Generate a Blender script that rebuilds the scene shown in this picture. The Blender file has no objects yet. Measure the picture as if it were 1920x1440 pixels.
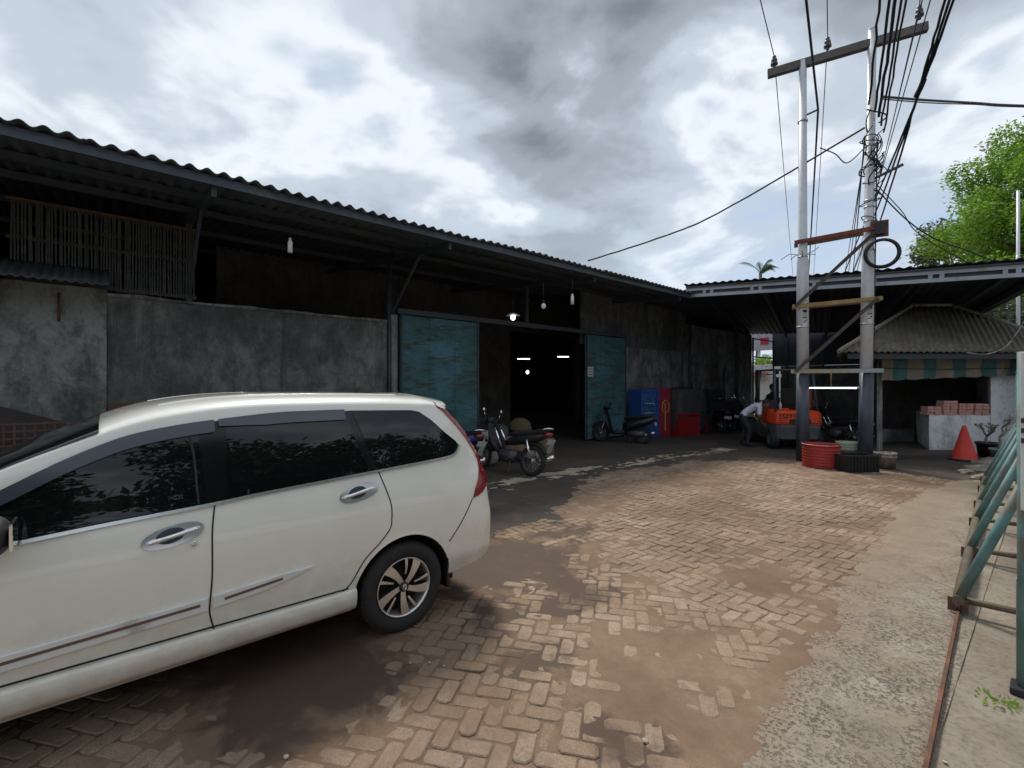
import bpy, bmesh, math, random
import numpy as np
from mathutils import Vector, Matrix, noise

# ------------------------------------------------------------------ camera, sky, sun, exposure
scene = bpy.context.scene
col = scene.collection
R = math.radians
CAM_H = 1.72
HEAD = R(49)                      # the camera looks 49 degrees to the left of the yard's long axis (+Y)
SH, CH = math.sin(HEAD), math.cos(HEAD)
cam_d = bpy.data.cameras.new('camera')
cam = bpy.data.objects.new('camera', cam_d); col.objects.link(cam)
cam.location = (0, 0, CAM_H); cam.rotation_euler = (R(90), 0, HEAD)
cam_d.sensor_width = 36; cam_d.lens = 16.5; cam_d.clip_start = .05; cam_d.clip_end = 2000
scene.camera = cam
scene.view_settings.view_transform = 'Standard'; scene.view_settings.look = 'None'
scene.view_settings.gamma = 1; scene.view_settings.use_curve_mapping = False
scene.view_settings.exposure = 0.98
scene.render.resolution_x, scene.render.resolution_y = 1024, 768
scene.cycles.use_denoising = True
scene.cycles.max_bounces = 6
scene.cycles.caustics_reflective = False; scene.cycles.caustics_refractive = False
scene.cycles.sample_clamp_indirect = 4

SUN_EL, SUN_AZ = R(58), R(62)     # azimuth measured from +Y towards -X (ahead-left of the camera)
sun_dir = Vector((-math.sin(SUN_AZ)*math.cos(SUN_EL), math.cos(SUN_AZ)*math.cos(SUN_EL), math.sin(SUN_EL)))
sun_d = bpy.data.lights.new('sun', 'SUN'); sun_d.energy = 1.5; sun_d.angle = R(12); sun_d.color = (1, .95, .87)
sun = bpy.data.objects.new('sun', sun_d); col.objects.link(sun)
sun.rotation_euler = sun_dir.to_track_quat('Z', 'Y').to_euler()
sun.location = sun_dir*60

world = bpy.data.worlds.new('World'); scene.world = world; world.use_nodes = True
def build_world():
    nt = world.node_tree; N = nt.nodes; L = nt.links; N.clear()
    out = N.new('ShaderNodeOutputWorld'); bg = N.new('ShaderNodeBackground'); bg.inputs[1].default_value = .1
    L.new(bg.outputs[0], out.inputs[0])
    sky = N.new('ShaderNodeTexSky'); sky.sky_type = 'NISHITA'; sky.sun_disc = False
    sky.sun_elevation = SUN_EL; sky.sun_rotation = -SUN_AZ; sky.air_density = 1.0; sky.dust_density = 2.0
    tc = N.new('ShaderNodeTexCoord')
    sep = N.new('ShaderNodeSeparateXYZ'); L.new(tc.outputs['Generated'], sep.inputs[0])
    def m(op, a, b=None, clamp=False):
        n = N.new('ShaderNodeMath'); n.operation = op; n.use_clamp = clamp
        for i, v in enumerate((a, b)):
            if v is None: continue
            if isinstance(v, (int, float)): n.inputs[i].default_value = v
            else: L.new(v, n.inputs[i])
        return n.outputs[0]
    # direction projected on a cloud layer
    zz = m('ADD', m('MAXIMUM', sep.outputs[2], 0.0), .22)
    px = m('DIVIDE', sep.outputs[0], zz); py = m('DIVIDE', sep.outputs[1], zz)
    cmb = N.new('ShaderNodeCombineXYZ'); L.new(px, cmb.inputs[0]); L.new(py, cmb.inputs[1])
    def nz(scale, detail, rough, dist=0, off=(0, 0, 0)):
        mp = N.new('ShaderNodeMapping'); mp.inputs['Location'].default_value = off
        L.new(cmb.outputs[0], mp.inputs[0])
        n = N.new('ShaderNodeTexNoise'); n.inputs['Scale'].default_value = scale; n.inputs['Detail'].default_value = detail
        n.inputs['Roughness'].default_value = rough; n.inputs['Distortion'].default_value = dist
        L.new(mp.outputs[0], n.inputs['Vector']); return n.outputs[0]
    def ramp(v, stops):
        r = N.new('ShaderNodeValToRGB'); L.new(v, r.inputs[0]); r.color_ramp.interpolation = 'EASE'
        e = r.color_ramp.elements
        while len(e) < len(stops): e.new(.5)
        for i, (p, c) in enumerate(stops):
            e[i].position = p; e[i].color = (c[0], c[1], c[2], 1)
        return r.outputs[0]
    big = nz(.95, 5, .52, .35, SKY_OFF1)
    det = nz(2.6, 9, .55, .3, SKY_OFF2)
    thick = m('ADD', m('MULTIPLY', big, .72), m('MULTIPLY', det, .28))
    for (bx, by, br, ba) in ((-.80, .76, .25, .23), (-1.0, .98, .15, .10), (-.30, .85, .35, .10), (-.95, .30, .35, -.07), (-1.25, .75, .25, -.05)):
        ddx = m('SUBTRACT', px, bx); ddy = m('SUBTRACT', py, by)
        g = m('EXPONENT', m('MULTIPLY', m('ADD', m('MULTIPLY', ddx, ddx), m('MULTIPLY', ddy, ddy)), -1/(br*br)))
        thick = m('ADD', thick, m('MULTIPLY', m('MULTIPLY', g, m('ADD', m('MULTIPLY', det, 1.8), .1)), ba))
    cloud = ramp(thick, [(.30, (1.85, 2.5, 3.55)), (.40, (2.75, 3.2, 3.8)), (.46, (4.5, 4.8, 5.15)), (.515, (2.9, 3.3, 3.75)), (.60, (1.85, 2.1, 2.38)), (.72, (.95, 1.1, 1.3))])
    mixs = N.new('ShaderNodeMix'); mixs.data_type = 'RGBA'
    veil = m('MULTIPLY', ramp(thick, [(.30, (.7,)*3), (.42, (.97,)*3)]), 1)
    L.new(veil, mixs.inputs[0]); L.new(sky.outputs[0], mixs.inputs[6]); L.new(cloud, mixs.inputs[7])
    # the layer pales into an even bright veil near the horizon
    hz = N.new('ShaderNodeMix'); hz.data_type = 'RGBA'
    L.new(ramp(sep.outputs[2], [(.02, (.8,)*3), (.38, (0,)*3)]), hz.inputs[0])
    L.new(mixs.outputs[2], hz.inputs[6]); hz.inputs[7].default_value = (3.2, 3.8, 4.5, 1)
    L.new(hz.outputs[2], bg.inputs[0])
SKY_OFF1 = (3.1, 1.7, 0); SKY_OFF2 = (.4, 5.2, 0)
build_world()

# ------------------------------------------------------------------ helpers
def ground_at(x, y, z=0.0):
    """place on the level z that the survey of the photograph gives for a picture point"""
    cx, cu = (x-960)/880, (720-y)/880
    k = (z-CAM_H)/cu
    return Vector(((CH*cx-SH)*k, (SH*cx+CH)*k, z))
def place(x, k, z=0.0):
    """place at distance k (metres along the view) in the direction of picture column x"""
    cx = (x-960)/880
    return Vector(((CH*cx-SH)*k, (SH*cx+CH)*k, z))
def spot(x, y, k):
    v = place(x, k); v.z = CAM_H+(720-y)/880*k; return v
def on_x(x, y, X):
    cx = (x-960)/880; k = X/(CH*cx-SH); return spot(x, y, k)

def tag(o, label=None, cat=None, group=None, kind=None):
    if label: o['label'] = label
    if cat: o['category'] = cat
    if group: o['group'] = group
    if kind: o['kind'] = kind
    return o
def link(name, me, parent=None, world_space=False):
    o = bpy.data.objects.new(name, me); col.objects.link(o)
    if parent is not None:
        o.parent = parent
        if world_space: o.matrix_parent_inverse = MW[parent.name].inverted()
    return o
MW = {}
def thing(name, label, cat, loc=(0, 0, 0), rz=0, group=None):
    o = bpy.data.objects.new(name, None); col.objects.link(o)
    o.empty_display_size = .2; o.location = loc; o.rotation_euler = (0, 0, rz)
    MW[o.name] = Matrix.Translation(Vector(loc)) @ Matrix.Rotation(rz, 4, 'Z')
    return tag(o, label, cat, group)
def copy_tree(o, parent=None):
    c = o.copy(); col.objects.link(c)
    if parent is not None: c.parent = parent
    for ch in list(o.children): copy_tree(ch, c)
    return c

class MB:
    """collects shapes for one mesh"""
    def __init__(s): s.v = []; s.f = []; s.m = []; s.sm = []
    def add(s, vs, fs, mi=0, smooth=False, M=None):
        b = len(s.v)
        for v in vs:
            v = Vector(v)
            s.v.append(tuple(M @ v if M else v))
        for f in fs: s.f.append([b+i for i in f]); s.m.append(mi); s.sm.append(smooth)
        return s
    def box(s, c, d, M=None, mi=0, rz=0, bev=0):
        x, y, z = d[0]/2, d[1]/2, d[2]/2
        T = Matrix.Translation(Vector(c)) @ Matrix.Rotation(rz, 4, 'Z')
        if M: T = M @ T
        if bev <= 0:
            vs = [(-x,-y,-z),(x,-y,-z),(x,y,-z),(-x,y,-z),(-x,-y,z),(x,-y,z),(x,y,z),(-x,y,z)]
            return s.add(vs, [(0,3,2,1),(4,5,6,7),(0,1,5,4),(1,2,6,5),(2,3,7,6),(3,0,4,7)], mi, False, T)
        b = min(bev, x*.9, y*.9, z*.9)
        bm = bmesh.new(); bmesh.ops.create_cube(bm, size=1)
        for v in bm.verts: v.co = Vector((v.co.x*d[0], v.co.y*d[1], v.co.z*d[2]))
        bmesh.ops.bevel(bm, geom=bm.edges[:], offset=b, segments=2, affect='EDGES', profile=.6)
        bm.verts.index_update()
        s.add([v.co.copy() for v in bm.verts], [[v.index for v in f.verts] for f in bm.faces], mi, False, T)
        bm.free(); return s
    def bar(s, p0, p1, w, h, mi=0, up=(0, 0, 1)):
        p0, p1 = Vector(p0), Vector(p1); d = p1-p0; L = d.length
        if L < 1e-6: return s
        d.normalize(); u = Vector(up)
        if abs(d.dot(u)) > .98: u = Vector((1, 0, 0))
        x = d.cross(u).normalized(); y = x.cross(d).normalized()
        M = Matrix(((x.x, d.x, y.x, p0.x), (x.y, d.y, y.y, p0.y), (x.z, d.z, y.z, p0.z), (0, 0, 0, 1)))
        return s.box((0, L/2, 0), (w, L, h), M, mi)
    def tube(s, pts, r, n=8, mi=0, caps=True, closed=False):
        pts = [Vector(p) for p in pts]; rs = r if isinstance(r, (list, tuple)) else [r]*len(pts)
        b = len(s.v); prev = None; k = len(pts)
        for i, p in enumerate(pts):
            a = pts[(i-1) % k] if (closed or i) else pts[0]; c = pts[(i+1) % k] if (closed or i < k-1) else pts[-1]
            t = (c-a).normalized()
            if prev is None:
                u = Vector((0, 0, 1)) if abs(t.z) < .9 else Vector((1, 0, 0))
                x = t.cross(u).normalized()
            else:
                x = prev-t*prev.dot(t)
                x = x.normalized() if x.length > 1e-6 else t.orthogonal().normalized()
            prev = x; y = t.cross(x)
            for j in range(n):
                q = 2*math.pi*j/n
                s.v.append(tuple(p+(x*math.cos(q)+y*math.sin(q))*rs[i]))
        for i in range(k if closed else k-1):
            for j in range(n):
                i2 = (i+1) % k
                s.f.append([b+i*n+j, b+i*n+(j+1) % n, b+i2*n+(j+1) % n, b+i2*n+j]); s.m.append(mi); s.sm.append(True)
        if caps and not closed:
            s.f.append([b+j for j in range(n)][::-1]); s.m.append(mi); s.sm.append(False)
            s.f.append([b+(k-1)*n+j for j in range(n)]); s.m.append(mi); s.sm.append(False)
        return s
    def lathe(s, prof, n=24, M=None, mi=0, smooth=True, caps=(False, False)):
        """profile of (r, z) turned about z"""
        b = len(s.v)
        for r, z in prof:
            for j in range(n):
                q = 2*math.pi*j/n; v = Vector((r*math.cos(q), r*math.sin(q), z))
                s.v.append(tuple(M @ v if M else v))
        for i in range(len(prof)-1):
            for j in range(n):
                s.f.append([b+i*n+j, b+i*n+(j+1) % n, b+(i+1)*n+(j+1) % n, b+(i+1)*n+j]); s.m.append(mi); s.sm.append(smooth)
        if caps[0]: s.f.append([b+j for j in range(n)][::-1]); s.m.append(mi); s.sm.append(False)
        if caps[1]: s.f.append([b+(len(prof)-1)*n+j for j in range(n)]); s.m.append(mi); s.sm.append(False)
        return s
    def prism(s, poly, h, M=None, mi=0):
        """polygon in xy extruded along z by h"""
        n = len(poly)
        vs = [(p[0], p[1], 0) for p in poly]+[(p[0], p[1], h) for p in poly]
        fs = [list(range(n))[::-1], list(range(n, 2*n))]+[[i, (i+1) % n, n+(i+1) % n, n+i] for i in range(n)]
        return s.add(vs, fs, mi, False, M)
    def sphere(s, c, r, M=None, mi=0, nu=14, nv=9):
        r = r if isinstance(r, (tuple, list)) else (r, r, r)
        vs = []; fs = []
        for i in range(nv+1):
            a = math.pi*i/nv
            for j in range(nu):
                q = 2*math.pi*j/nu
                vs.append((c[0]+r[0]*math.sin(a)*math.cos(q), c[1]+r[1]*math.sin(a)*math.sin(q), c[2]+r[2]*math.cos(a)))
        for i in range(nv):
            for j in range(nu):
                fs.append((i*nu+j, (i+1)*nu+j, (i+1)*nu+(j+1) % nu, i*nu+(j+1) % nu))
        return s.add(vs, fs, mi, True, M)
    def mesh(s, name, mats):
        me = bpy.data.meshes.new(name); me.from_pydata(s.v, [], s.f)
        for m in (mats if isinstance(mats, (list, tuple)) else [mats]): me.materials.append(m)
        me.polygons.foreach_set('material_index', s.m); me.polygons.foreach_set('use_smooth', s.sm)
        me.validate(clean_customdata=False); me.update(); return me
    def build(s, name, mats, parent=None, world_space=False):
        return link(name, s.mesh(name, mats), parent, world_space)

def mesh_np(name, V, F, mats, smooth=False):
    me = bpy.data.meshes.new(name)
    V = np.asarray(V, dtype=np.float32); F = np.asarray(F, dtype=np.int32)
    me.vertices.add(len(V)); me.vertices.foreach_set('co', V.ravel())
    n, k = F.shape
    me.loops.add(n*k); me.loops.foreach_set('vertex_index', F.ravel())
    me.polygons.add(n); me.polygons.foreach_set('loop_start', np.arange(0, n*k, k, dtype=np.int32))
    me.polygons.foreach_set('loop_total', np.full(n, k, dtype=np.int32))
    me.polygons.foreach_set('use_smooth', np.full(n, smooth, dtype=bool))
    for m in (mats if isinstance(mats, (list, tuple)) else [mats]): me.materials.append(m)
    me.update(calc_edges=True); return me
def baked(o):
    """mesh with its modifiers applied"""
    dg = bpy.context.evaluated_depsgraph_get(); dg.update()
    me = bpy.data.meshes.new_from_object(o.evaluated_get(dg))
    o.modifiers.clear(); o.data = me; return o
def lerp(a, b, t): return a+(b-a)*t
def interp(x, tab):
    if x <= tab[0][0]: return tab[0][1]
    for (a, b), (c, d) in zip(tab, tab[1:]):
        if x <= c: return b+(d-b)*(x-a)/(c-a)
    return tab[-1][1]
def smooth_tab(tab):
    """a smooth (monotone cubic) reading of a table"""
    xs = np.array([t[0] for t in tab]); ys = np.array([t[1] for t in tab])
    d = np.diff(ys)/np.diff(xs); mm = np.zeros_like(xs); mm[1:-1] = (d[:-1]+d[1:])/2; mm[0] = d[0]; mm[-1] = d[-1]
    for i in range(len(d)):
        if d[i] == 0: mm[i] = mm[i+1] = 0
        else:
            a, b = mm[i]/d[i], mm[i+1]/d[i]
            if a < 0: mm[i] = 0
            if b < 0: mm[i+1] = 0
            s = a*a+b*b
            if s > 9: t = 3/math.sqrt(s); mm[i] = t*a*d[i]; mm[i+1] = t*b*d[i]
    def fn(x):
        if x <= xs[0]: return float(ys[0])
        if x >= xs[-1]: return float(ys[-1])
        i = int(np.searchsorted(xs, x))-1; i = max(0, min(i, len(d)-1))
        h = xs[i+1]-xs[i]; t = (x-xs[i])/h
        return float((2*t**3-3*t**2+1)*ys[i]+(t**3-2*t**2+t)*h*mm[i]+(-2*t**3+3*t**2)*ys[i+1]+(t**3-t**2)*h*mm[i+1])
    return fn
def fbm(x, y, s, o=4, seed=0):
    return noise.fractal(Vector((x*s+seed*7.3, y*s-seed*3.1, seed*1.7)), 1.0, 2.0, o)   # about -1..1

# ------------------------------------------------------------------ materials
class NT:
    def __init__(s, name):
        s.mat = bpy.data.materials.new(name); s.mat.use_nodes = True
        s.nt = s.mat.node_tree; s.N = s.nt.nodes; s.L = s.nt.links
        s.bsdf = s.N['Principled BSDF']; s.out = s.N['Material Output']; s._pos = None
    def pos(s):
        if s._pos is None:
            g = s.N.new('ShaderNodeNewGeometry'); s._geo = g; s._pos = g.outputs['Position']
        return s._pos
    def objc(s): return s.N.new('ShaderNodeTexCoord').outputs['Object']
    def mapping(s, vec, scale=(1, 1, 1), loc=(0, 0, 0), rot=(0, 0, 0)):
        m = s.N.new('ShaderNodeMapping'); m.inputs['Scale'].default_value = scale; m.inputs['Location'].default_value = loc
        m.inputs['Rotation'].default_value = rot; s.L.new(vec, m.inputs[0]); return m.outputs[0]
    def noise(s, scale, detail=5, rough=.6, vec=None, dist=0):
        n = s.N.new('ShaderNodeTexNoise'); n.inputs['Scale'].default_value = scale; n.inputs['Detail'].default_value = detail
        n.inputs['Roughness'].default_value = rough; n.inputs['Distortion'].default_value = dist
        s.L.new(vec if vec is not None else s.pos(), n.inputs['Vector']); return n.outputs[0]
    def vor(s, scale, vec=None, feat='F1'):
        n = s.N.new('ShaderNodeTexVoronoi'); n.feature = feat; n.inputs['Scale'].default_value = scale
        s.L.new(vec if vec is not None else s.pos(), n.inputs['Vector']); return n
    def ramp(s, v, stops, interp='LINEAR'):
        r = s.N.new('ShaderNodeValToRGB'); s.L.new(v, r.inputs[0]); r.color_ramp.interpolation = interp
        e = r.color_ramp.elements
        while len(e) < len(stops): e.new(.5)
        for i, (p, c) in enumerate(stops):
            if isinstance(c, (int, float)): c = (c, c, c)
            e[i].position = p; e[i].color = (c[0], c[1], c[2], 1)
        return r.outputs[0]
    def mix(s, f, a, b, mode='MIX'):
        n = s.N.new('ShaderNodeMix'); n.data_type = 'RGBA'; n.blend_type = mode
        for i, v in ((0, f), (6, a), (7, b)):
            if isinstance(v, (int, float)): n.inputs[i].default_value = v if i == 0 else (v, v, v, 1)
            elif isinstance(v, tuple): n.inputs[i].default_value = (v[0], v[1], v[2], 1)
            else: s.L.new(v, n.inputs[i])
        return n.outputs[2]
    def math(s, op, a, b=None, clamp=False):
        n = s.N.new('ShaderNodeMath'); n.operation = op; n.use_clamp = clamp
        for i, v in enumerate((a, b)):
            if v is None: continue
            if isinstance(v, (int, float)): n.inputs[i].default_value = v
            else: s.L.new(v, n.inputs[i])
        return n.outputs[0]
    def bump(s, h, strength=.3, dist=.01):
        b = s.N.new('ShaderNodeBump'); b.inputs['Strength'].default_value = strength; b.inputs['Distance'].default_value = dist
        s.L.new(h, b.inputs['Height']); s.L.new(b.outputs[0], s.bsdf.inputs['Normal']); return b
    def set(s, **k):
        names = dict(color='Base Color', rough='Roughness', metal='Metallic', coat='Coat Weight', coat_rough='Coat Roughness', spec='Specular IOR Level', ior='IOR', emit='Emission Color', estr='Emission Strength', sheen='Sheen Weight', trans='Transmission Weight', alpha='Alpha')
        for a, v in k.items():
            i = s.bsdf.inputs[names[a]]
            if isinstance(v, (int, float)): i.default_value = v
            elif isinstance(v, tuple): i.default_value = (v[0], v[1], v[2], 1)
            else: s.L.new(v, i)
        return s
MATS = {}
def paint(name, c, rough=.5, metal=0, var=.25, scale=6, bump=.15, bscale=40, dirt=None, dirt_amt=.5, **kw):
    """plain coloured stuff with uneven tone, faint relief and optional dirt blotches"""
    if name in MATS: return MATS[name]
    t = NT(name); n1 = t.noise(scale, 6, .65)
    lo = tuple(max(0, x*(1-var)) for x in c); hi = tuple(min(1, x*(1+var*.6)) for x in c)
    cc = t.ramp(n1, [(.3, lo), (.7, hi)])
    if dirt:
        n2 = t.noise(scale*.55, 8, .7, dist=.6)
        cc = t.mix(t.ramp(n2, [(.62-dirt_amt*.3, 0), (.72-dirt_amt*.2, .85)]), cc, dirt)
    r = t.ramp(t.noise(scale*2, 4), [(.3, max(0, rough-.1)), (.7, min(1, rough+.12))])
    t.set(color=cc, rough=r, metal=metal, **kw)
    if bump: t.bump(t.noise(bscale, 5), bump, .006)
    MATS[name] = t.mat; return t.mat
def emit(name, c, s):
    if name in MATS: return MATS[name]
    t = NT(name); t.set(color=(.8, .8, .8), emit=c, estr=s, rough=.4); MATS[name] = t.mat; return t.mat

def wet_mask(t, lo=.12, hi=.42):
    """where the yard's mud is damp: blotches with ragged edges round the low spots"""
    sp = t.N.new('ShaderNodeSeparateXYZ'); t.L.new(t.pos(), sp.inputs[0])
    best = None
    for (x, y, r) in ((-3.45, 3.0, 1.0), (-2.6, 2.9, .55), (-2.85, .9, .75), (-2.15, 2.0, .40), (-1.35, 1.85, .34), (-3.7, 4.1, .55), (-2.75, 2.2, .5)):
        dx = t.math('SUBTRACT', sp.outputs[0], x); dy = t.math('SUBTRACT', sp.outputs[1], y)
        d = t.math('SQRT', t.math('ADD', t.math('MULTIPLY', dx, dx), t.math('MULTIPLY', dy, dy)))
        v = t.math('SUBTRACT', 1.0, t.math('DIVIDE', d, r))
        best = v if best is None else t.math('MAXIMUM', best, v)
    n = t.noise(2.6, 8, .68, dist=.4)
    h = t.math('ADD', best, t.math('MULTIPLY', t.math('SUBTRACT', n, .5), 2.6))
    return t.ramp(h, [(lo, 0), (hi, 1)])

def make_materials():
    M = {}
    # --- ground
    t = NT('earth'); n = t.noise(1.2, 8, .7); n2 = t.noise(14, 6, .7)
    c = t.mix(.45, t.ramp(n, [(.3, (.12, .078, .052)), (.55, (.18, .122, .082)), (.75, (.25, .178, .124))]), t.ramp(n2, [(.3, (.09, .056, .036)), (.7, (.23, .155, .105))]))
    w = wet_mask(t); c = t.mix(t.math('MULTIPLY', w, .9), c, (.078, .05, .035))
    c = t.mix(t.ramp(t.noise(.55, 6, .65, dist=.5), [(.40, .0), (.62, .55)]), c, (.125, .078, .05))
    sp = t.vor(60); c = t.mix(t.ramp(sp.outputs['Distance'], [(.05, .5), (.16, 0)]), c, (.36, .31, .26))
    n4 = t.noise(150, 4, .65); c = t.mix(t.ramp(n4, [(.52, 0), (.70, .45)]), c, (.12, .08, .055))
    t.set(color=c, rough=t.mix(w, .95, .5), spec=.3); t.bump(t.noise(90, 6, .7), .55, .006); M['earth'] = t.mat
    t = NT('dry_dust'); n = t.noise(1.3, 8, .7); n2 = t.noise(11, 7, .75); n4 = t.noise(120, 4, .65)
    c = t.ramp(n, [(.3, (.185, .122, .079)), (.55, (.275, .19, .127)), (.75, (.355, .262, .186))])
    c = t.mix(t.ramp(n2, [(.42, 0), (.66, .5)]), c, (.20, .135, .09)); c = t.mix(t.ramp(n4, [(.52, 0), (.70, .45)]), c, (.15, .102, .07))
    c = t.mix(t.ramp(t.noise(.55, 6, .65, dist=.5), [(.40, .0), (.60, .7)]), c, (.135, .083, .053))
    w = wet_mask(t); c = t.mix(t.math('MULTIPLY', w, .9), c, (.078, .05, .035))
    t.set(color=c, rough=t.mix(w, .97, .55), spec=.25); t.bump(t.math('ADD', t.noise(80, 6, .7), t.math('MULTIPLY', n2, .8)), .7, .008); M['dust_brown'] = t.mat
    t = NT('paver'); n = t.noise(2.2, 7, .68); n2 = t.noise(38, 6, .7)
    g = t.N.new('ShaderNodeNewGeometry'); oi = t.N.new('ShaderNodeObjectInfo')
    rnd = t.math('FRACT', t.math('ADD', g.outputs['Random Per Island'], oi.outputs['Random']))
    c = t.ramp(rnd, [(0, (.30, .212, .144)), (.5, (.375, .276, .195)), (1, (.445, .345, .258))])
    c = t.mix(t.ramp(n, [(.42, .0), (.62, .7)]), c, (.31, .215, .145))
    n3 = t.noise(9, 7, .75); c = t.mix(t.ramp(n3, [(.45, 0), (.62, .45)]), c, (.19, .13, .088))
    n4 = t.noise(110, 5, .7); c = t.mix(t.ramp(n4, [(.50, 0), (.62, .6)]), c, (.17, .118, .08)); c = t.mix(t.ramp(n4, [(.30, .5), (.42, 0)]), c, (.56, .47, .38))
    c = t.mix(t.ramp(n2, [(.5, 0), (.68, .5)]), c, (.20, .145, .104))
    c = t.mix(t.ramp(t.noise(.55, 6, .65, dist=.5), [(.42, .0), (.62, .6)]), c, (.14, .088, .057))
    w = wet_mask(t, .42, .8); c = t.mix(t.math('MULTIPLY', w, .75), c, (.085, .06, .046))
    t.set(color=c, rough=.93, spec=.25); t.bump(t.noise(70, 6, .75), .5, .008); M['paver'] = t.mat
    t = NT('asphalt'); n = t.noise(.8, 8, .7); n2 = t.noise(60, 5, .7)
    c = t.ramp(n, [(.3, (.046, .040, .036)), (.55, (.07, .059, .05)), (.75, (.13, .103, .082))])
    c = t.mix(t.ramp(n2, [(.45, 0), (.7, .4)]), c, (.10, .09, .08))
    c = t.mix(t.ramp(t.noise(1.6, 8, .72, t.mapping(t.pos(), (1, 1, 1), (2, 9, 0)), .4), [(.46, 0), (.68, .5)]), c, (.15, .105, .072))
    t.set(color=c, rough=.9, spec=.3); t.bump(n2, .5, .006); M['asphalt'] = t.mat
    t = NT('worn_concrete'); n = t.noise(2.5, 9, .72, dist=.4); n2 = t.noise(30, 6, .75); v = t.vor(17)
    c = t.ramp(n, [(.3, (.20, .165, .128)), (.52, (.315, .27, .218)), (.72, (.45, .405, .35))])
    c = t.mix(t.ramp(n2, [(.5, 0), (.66, .8)]), c, (.15, .125, .10))
    spy = t.N.new('ShaderNodeSeparateXYZ'); t.L.new(t.pos(), spy.inputs[0])
    near = t.ramp(t.math('ADD', t.math('MULTIPLY', spy.outputs[1], .1), t.math('MULTIPLY', n, .25)), [(.40, 1), (.75, .1)])
    pit = t.math('MULTIPLY', t.ramp(t.noise(42, 6, .66, dist=.2), [(.40, 1), (.47, 0)]), t.ramp(t.noise(2.4, 5, .65), [(.38, .05), (.6, 1)]))
    c = t.mix(t.math('MULTIPLY', t.math('MULTIPLY', pit, near), .55), c, (.15, .115, .085))
    cr = t.N.new('ShaderNodeTexVoronoi'); cr.feature = 'DISTANCE_TO_EDGE'; cr.inputs['Scale'].default_value = .75
    wv = t.mix(.18, t.pos(), t.N.new('ShaderNodeTexNoise').outputs[1]); t.L.new(wv, cr.inputs['Vector'])
    ck = t.ramp(cr.outputs['Distance'], [(.002, 1), (.007, 0)]); c = t.mix(t.math('MULTIPLY', ck, .45), c, (.12, .095, .07))
    c = t.mix(t.ramp(t.noise(1.7, 8, .72, t.mapping(t.pos(), (1, 1, 1), (7, 2, 0))), [(.36, .55), (.60, .05)]), c, (.30, .228, .16))
    ed = t.math('ADD', t.math('MULTIPLY', spy.outputs[0], -1.0), t.math('MULTIPLY', t.math('SUBTRACT', n, .5), 1.4))
    c = t.mix(t.ramp(ed, [(.88, 0), (1.0, .55)]), c, (.28, .205, .142))
    t.set(color=c, rough=.95, spec=.25)
    t.bump(t.math('SUBTRACT', t.math('ADD', n2, t.math('MULTIPLY', n, .6)), t.math('MULTIPLY', pit, near)), .9, .014); M['concrete'] = t.mat
    t = NT('pale_screed'); n = t.noise(3, 8, .7)
    t.set(color=t.ramp(n, [(.3, (.30, .235, .165)), (.6, (.52, .43, .325))]), rough=.95); t.bump(t.noise(50, 5), .4, .006); M['screed'] = t.mat
    t = NT('pavement_concrete'); n = t.noise(1.3, 9, .72); n2 = t.noise(24, 6, .75)
    c = t.ramp(n, [(.3, (.18, .145, .108)), (.5, (.26, .218, .168)), (.66, (.32, .275, .218)), (.78, (.46, .42, .365))])
    c = t.mix(t.ramp(n2, [(.48, 0), (.66, .7)]), c, (.12, .10, .08))
    t.set(color=c, rough=.95, spec=.25); t.bump(n2, .6, .01); M['pavement'] = t.mat
    M['stone'] = paint('rubble_stone', (.26, .225, .18), .95, var=.5, scale=9, bump=.6, bscale=30, dirt=(.09, .10, .05))
    # --- walls
    def plaster(name, base, pale, dark, amt, seed, zfade=None):
        t = NT(name); p = t.mapping(t.pos(), (1, 1, .8), (seed, seed*.7, 0))
        ps = t.mapping(t.pos(), (1.5, 1.5, 1.0), (seed, 0, 0))
        n = t.noise(.9, 9, .72, p, .3); st = t.noise(2.3, 8, .75, ps, .3); f = t.noise(22, 6, .75, p)
        c = t.ramp(n, [(.36, dark), (.5, base), (.66, pale)])
        c = t.mix(t.ramp(st, [(.48-amt*.12, 0), (.66-amt*.1, .85)]), c, dark)
        c = t.mix(t.ramp(f, [(.52, 0), (.72, .55)]), c, tuple(x*.6 for x in dark))
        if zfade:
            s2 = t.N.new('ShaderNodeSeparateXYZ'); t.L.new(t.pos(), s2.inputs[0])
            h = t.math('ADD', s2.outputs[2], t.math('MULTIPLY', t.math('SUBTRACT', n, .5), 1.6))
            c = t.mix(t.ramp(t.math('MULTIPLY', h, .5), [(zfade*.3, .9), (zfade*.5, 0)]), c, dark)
        dr = t.noise(1.0, 7, .7, t.mapping(t.pos(), (4.2, 4.2, .28), (seed*2, 3, 0)))
        c = t.mix(t.ramp(dr, [(.56, 0), (.72, .7)]), c, pale); c = t.mix(t.ramp(dr, [(.28, .75), (.42, 0)]), c, tuple(x*.75 for x in dark))
        cr = t.N.new('ShaderNodeTexVoronoi'); cr.feature = 'DISTANCE_TO_EDGE'; cr.inputs['Scale'].default_value = .8
        nn_ = t.N.new('ShaderNodeTexNoise'); nn_.inputs['Scale'].default_value = 2.5; t.L.new(t.mix(.25, p, nn_.outputs[1]), cr.inputs['Vector'])
        c = t.mix(t.math('MULTIPLY', t.ramp(cr.outputs['Distance'], [(.0012, 1), (.005, 0)]), .3), c, tuple(x*.5 for x in dark))
        chip = t.noise(3.7, 10, .8, t.mapping(t.pos(), (1, 1, .5), (4, seed, 0)))
        c = t.mix(t.ramp(chip, [(.69, 0), (.71, 1)]), c, pale)
        t.set(color=c, rough=.95, spec=.25); t.bump(t.math('ADD', f, t.math('MULTIPLY', n, .5)), .5, .015); return t.mat
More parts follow.
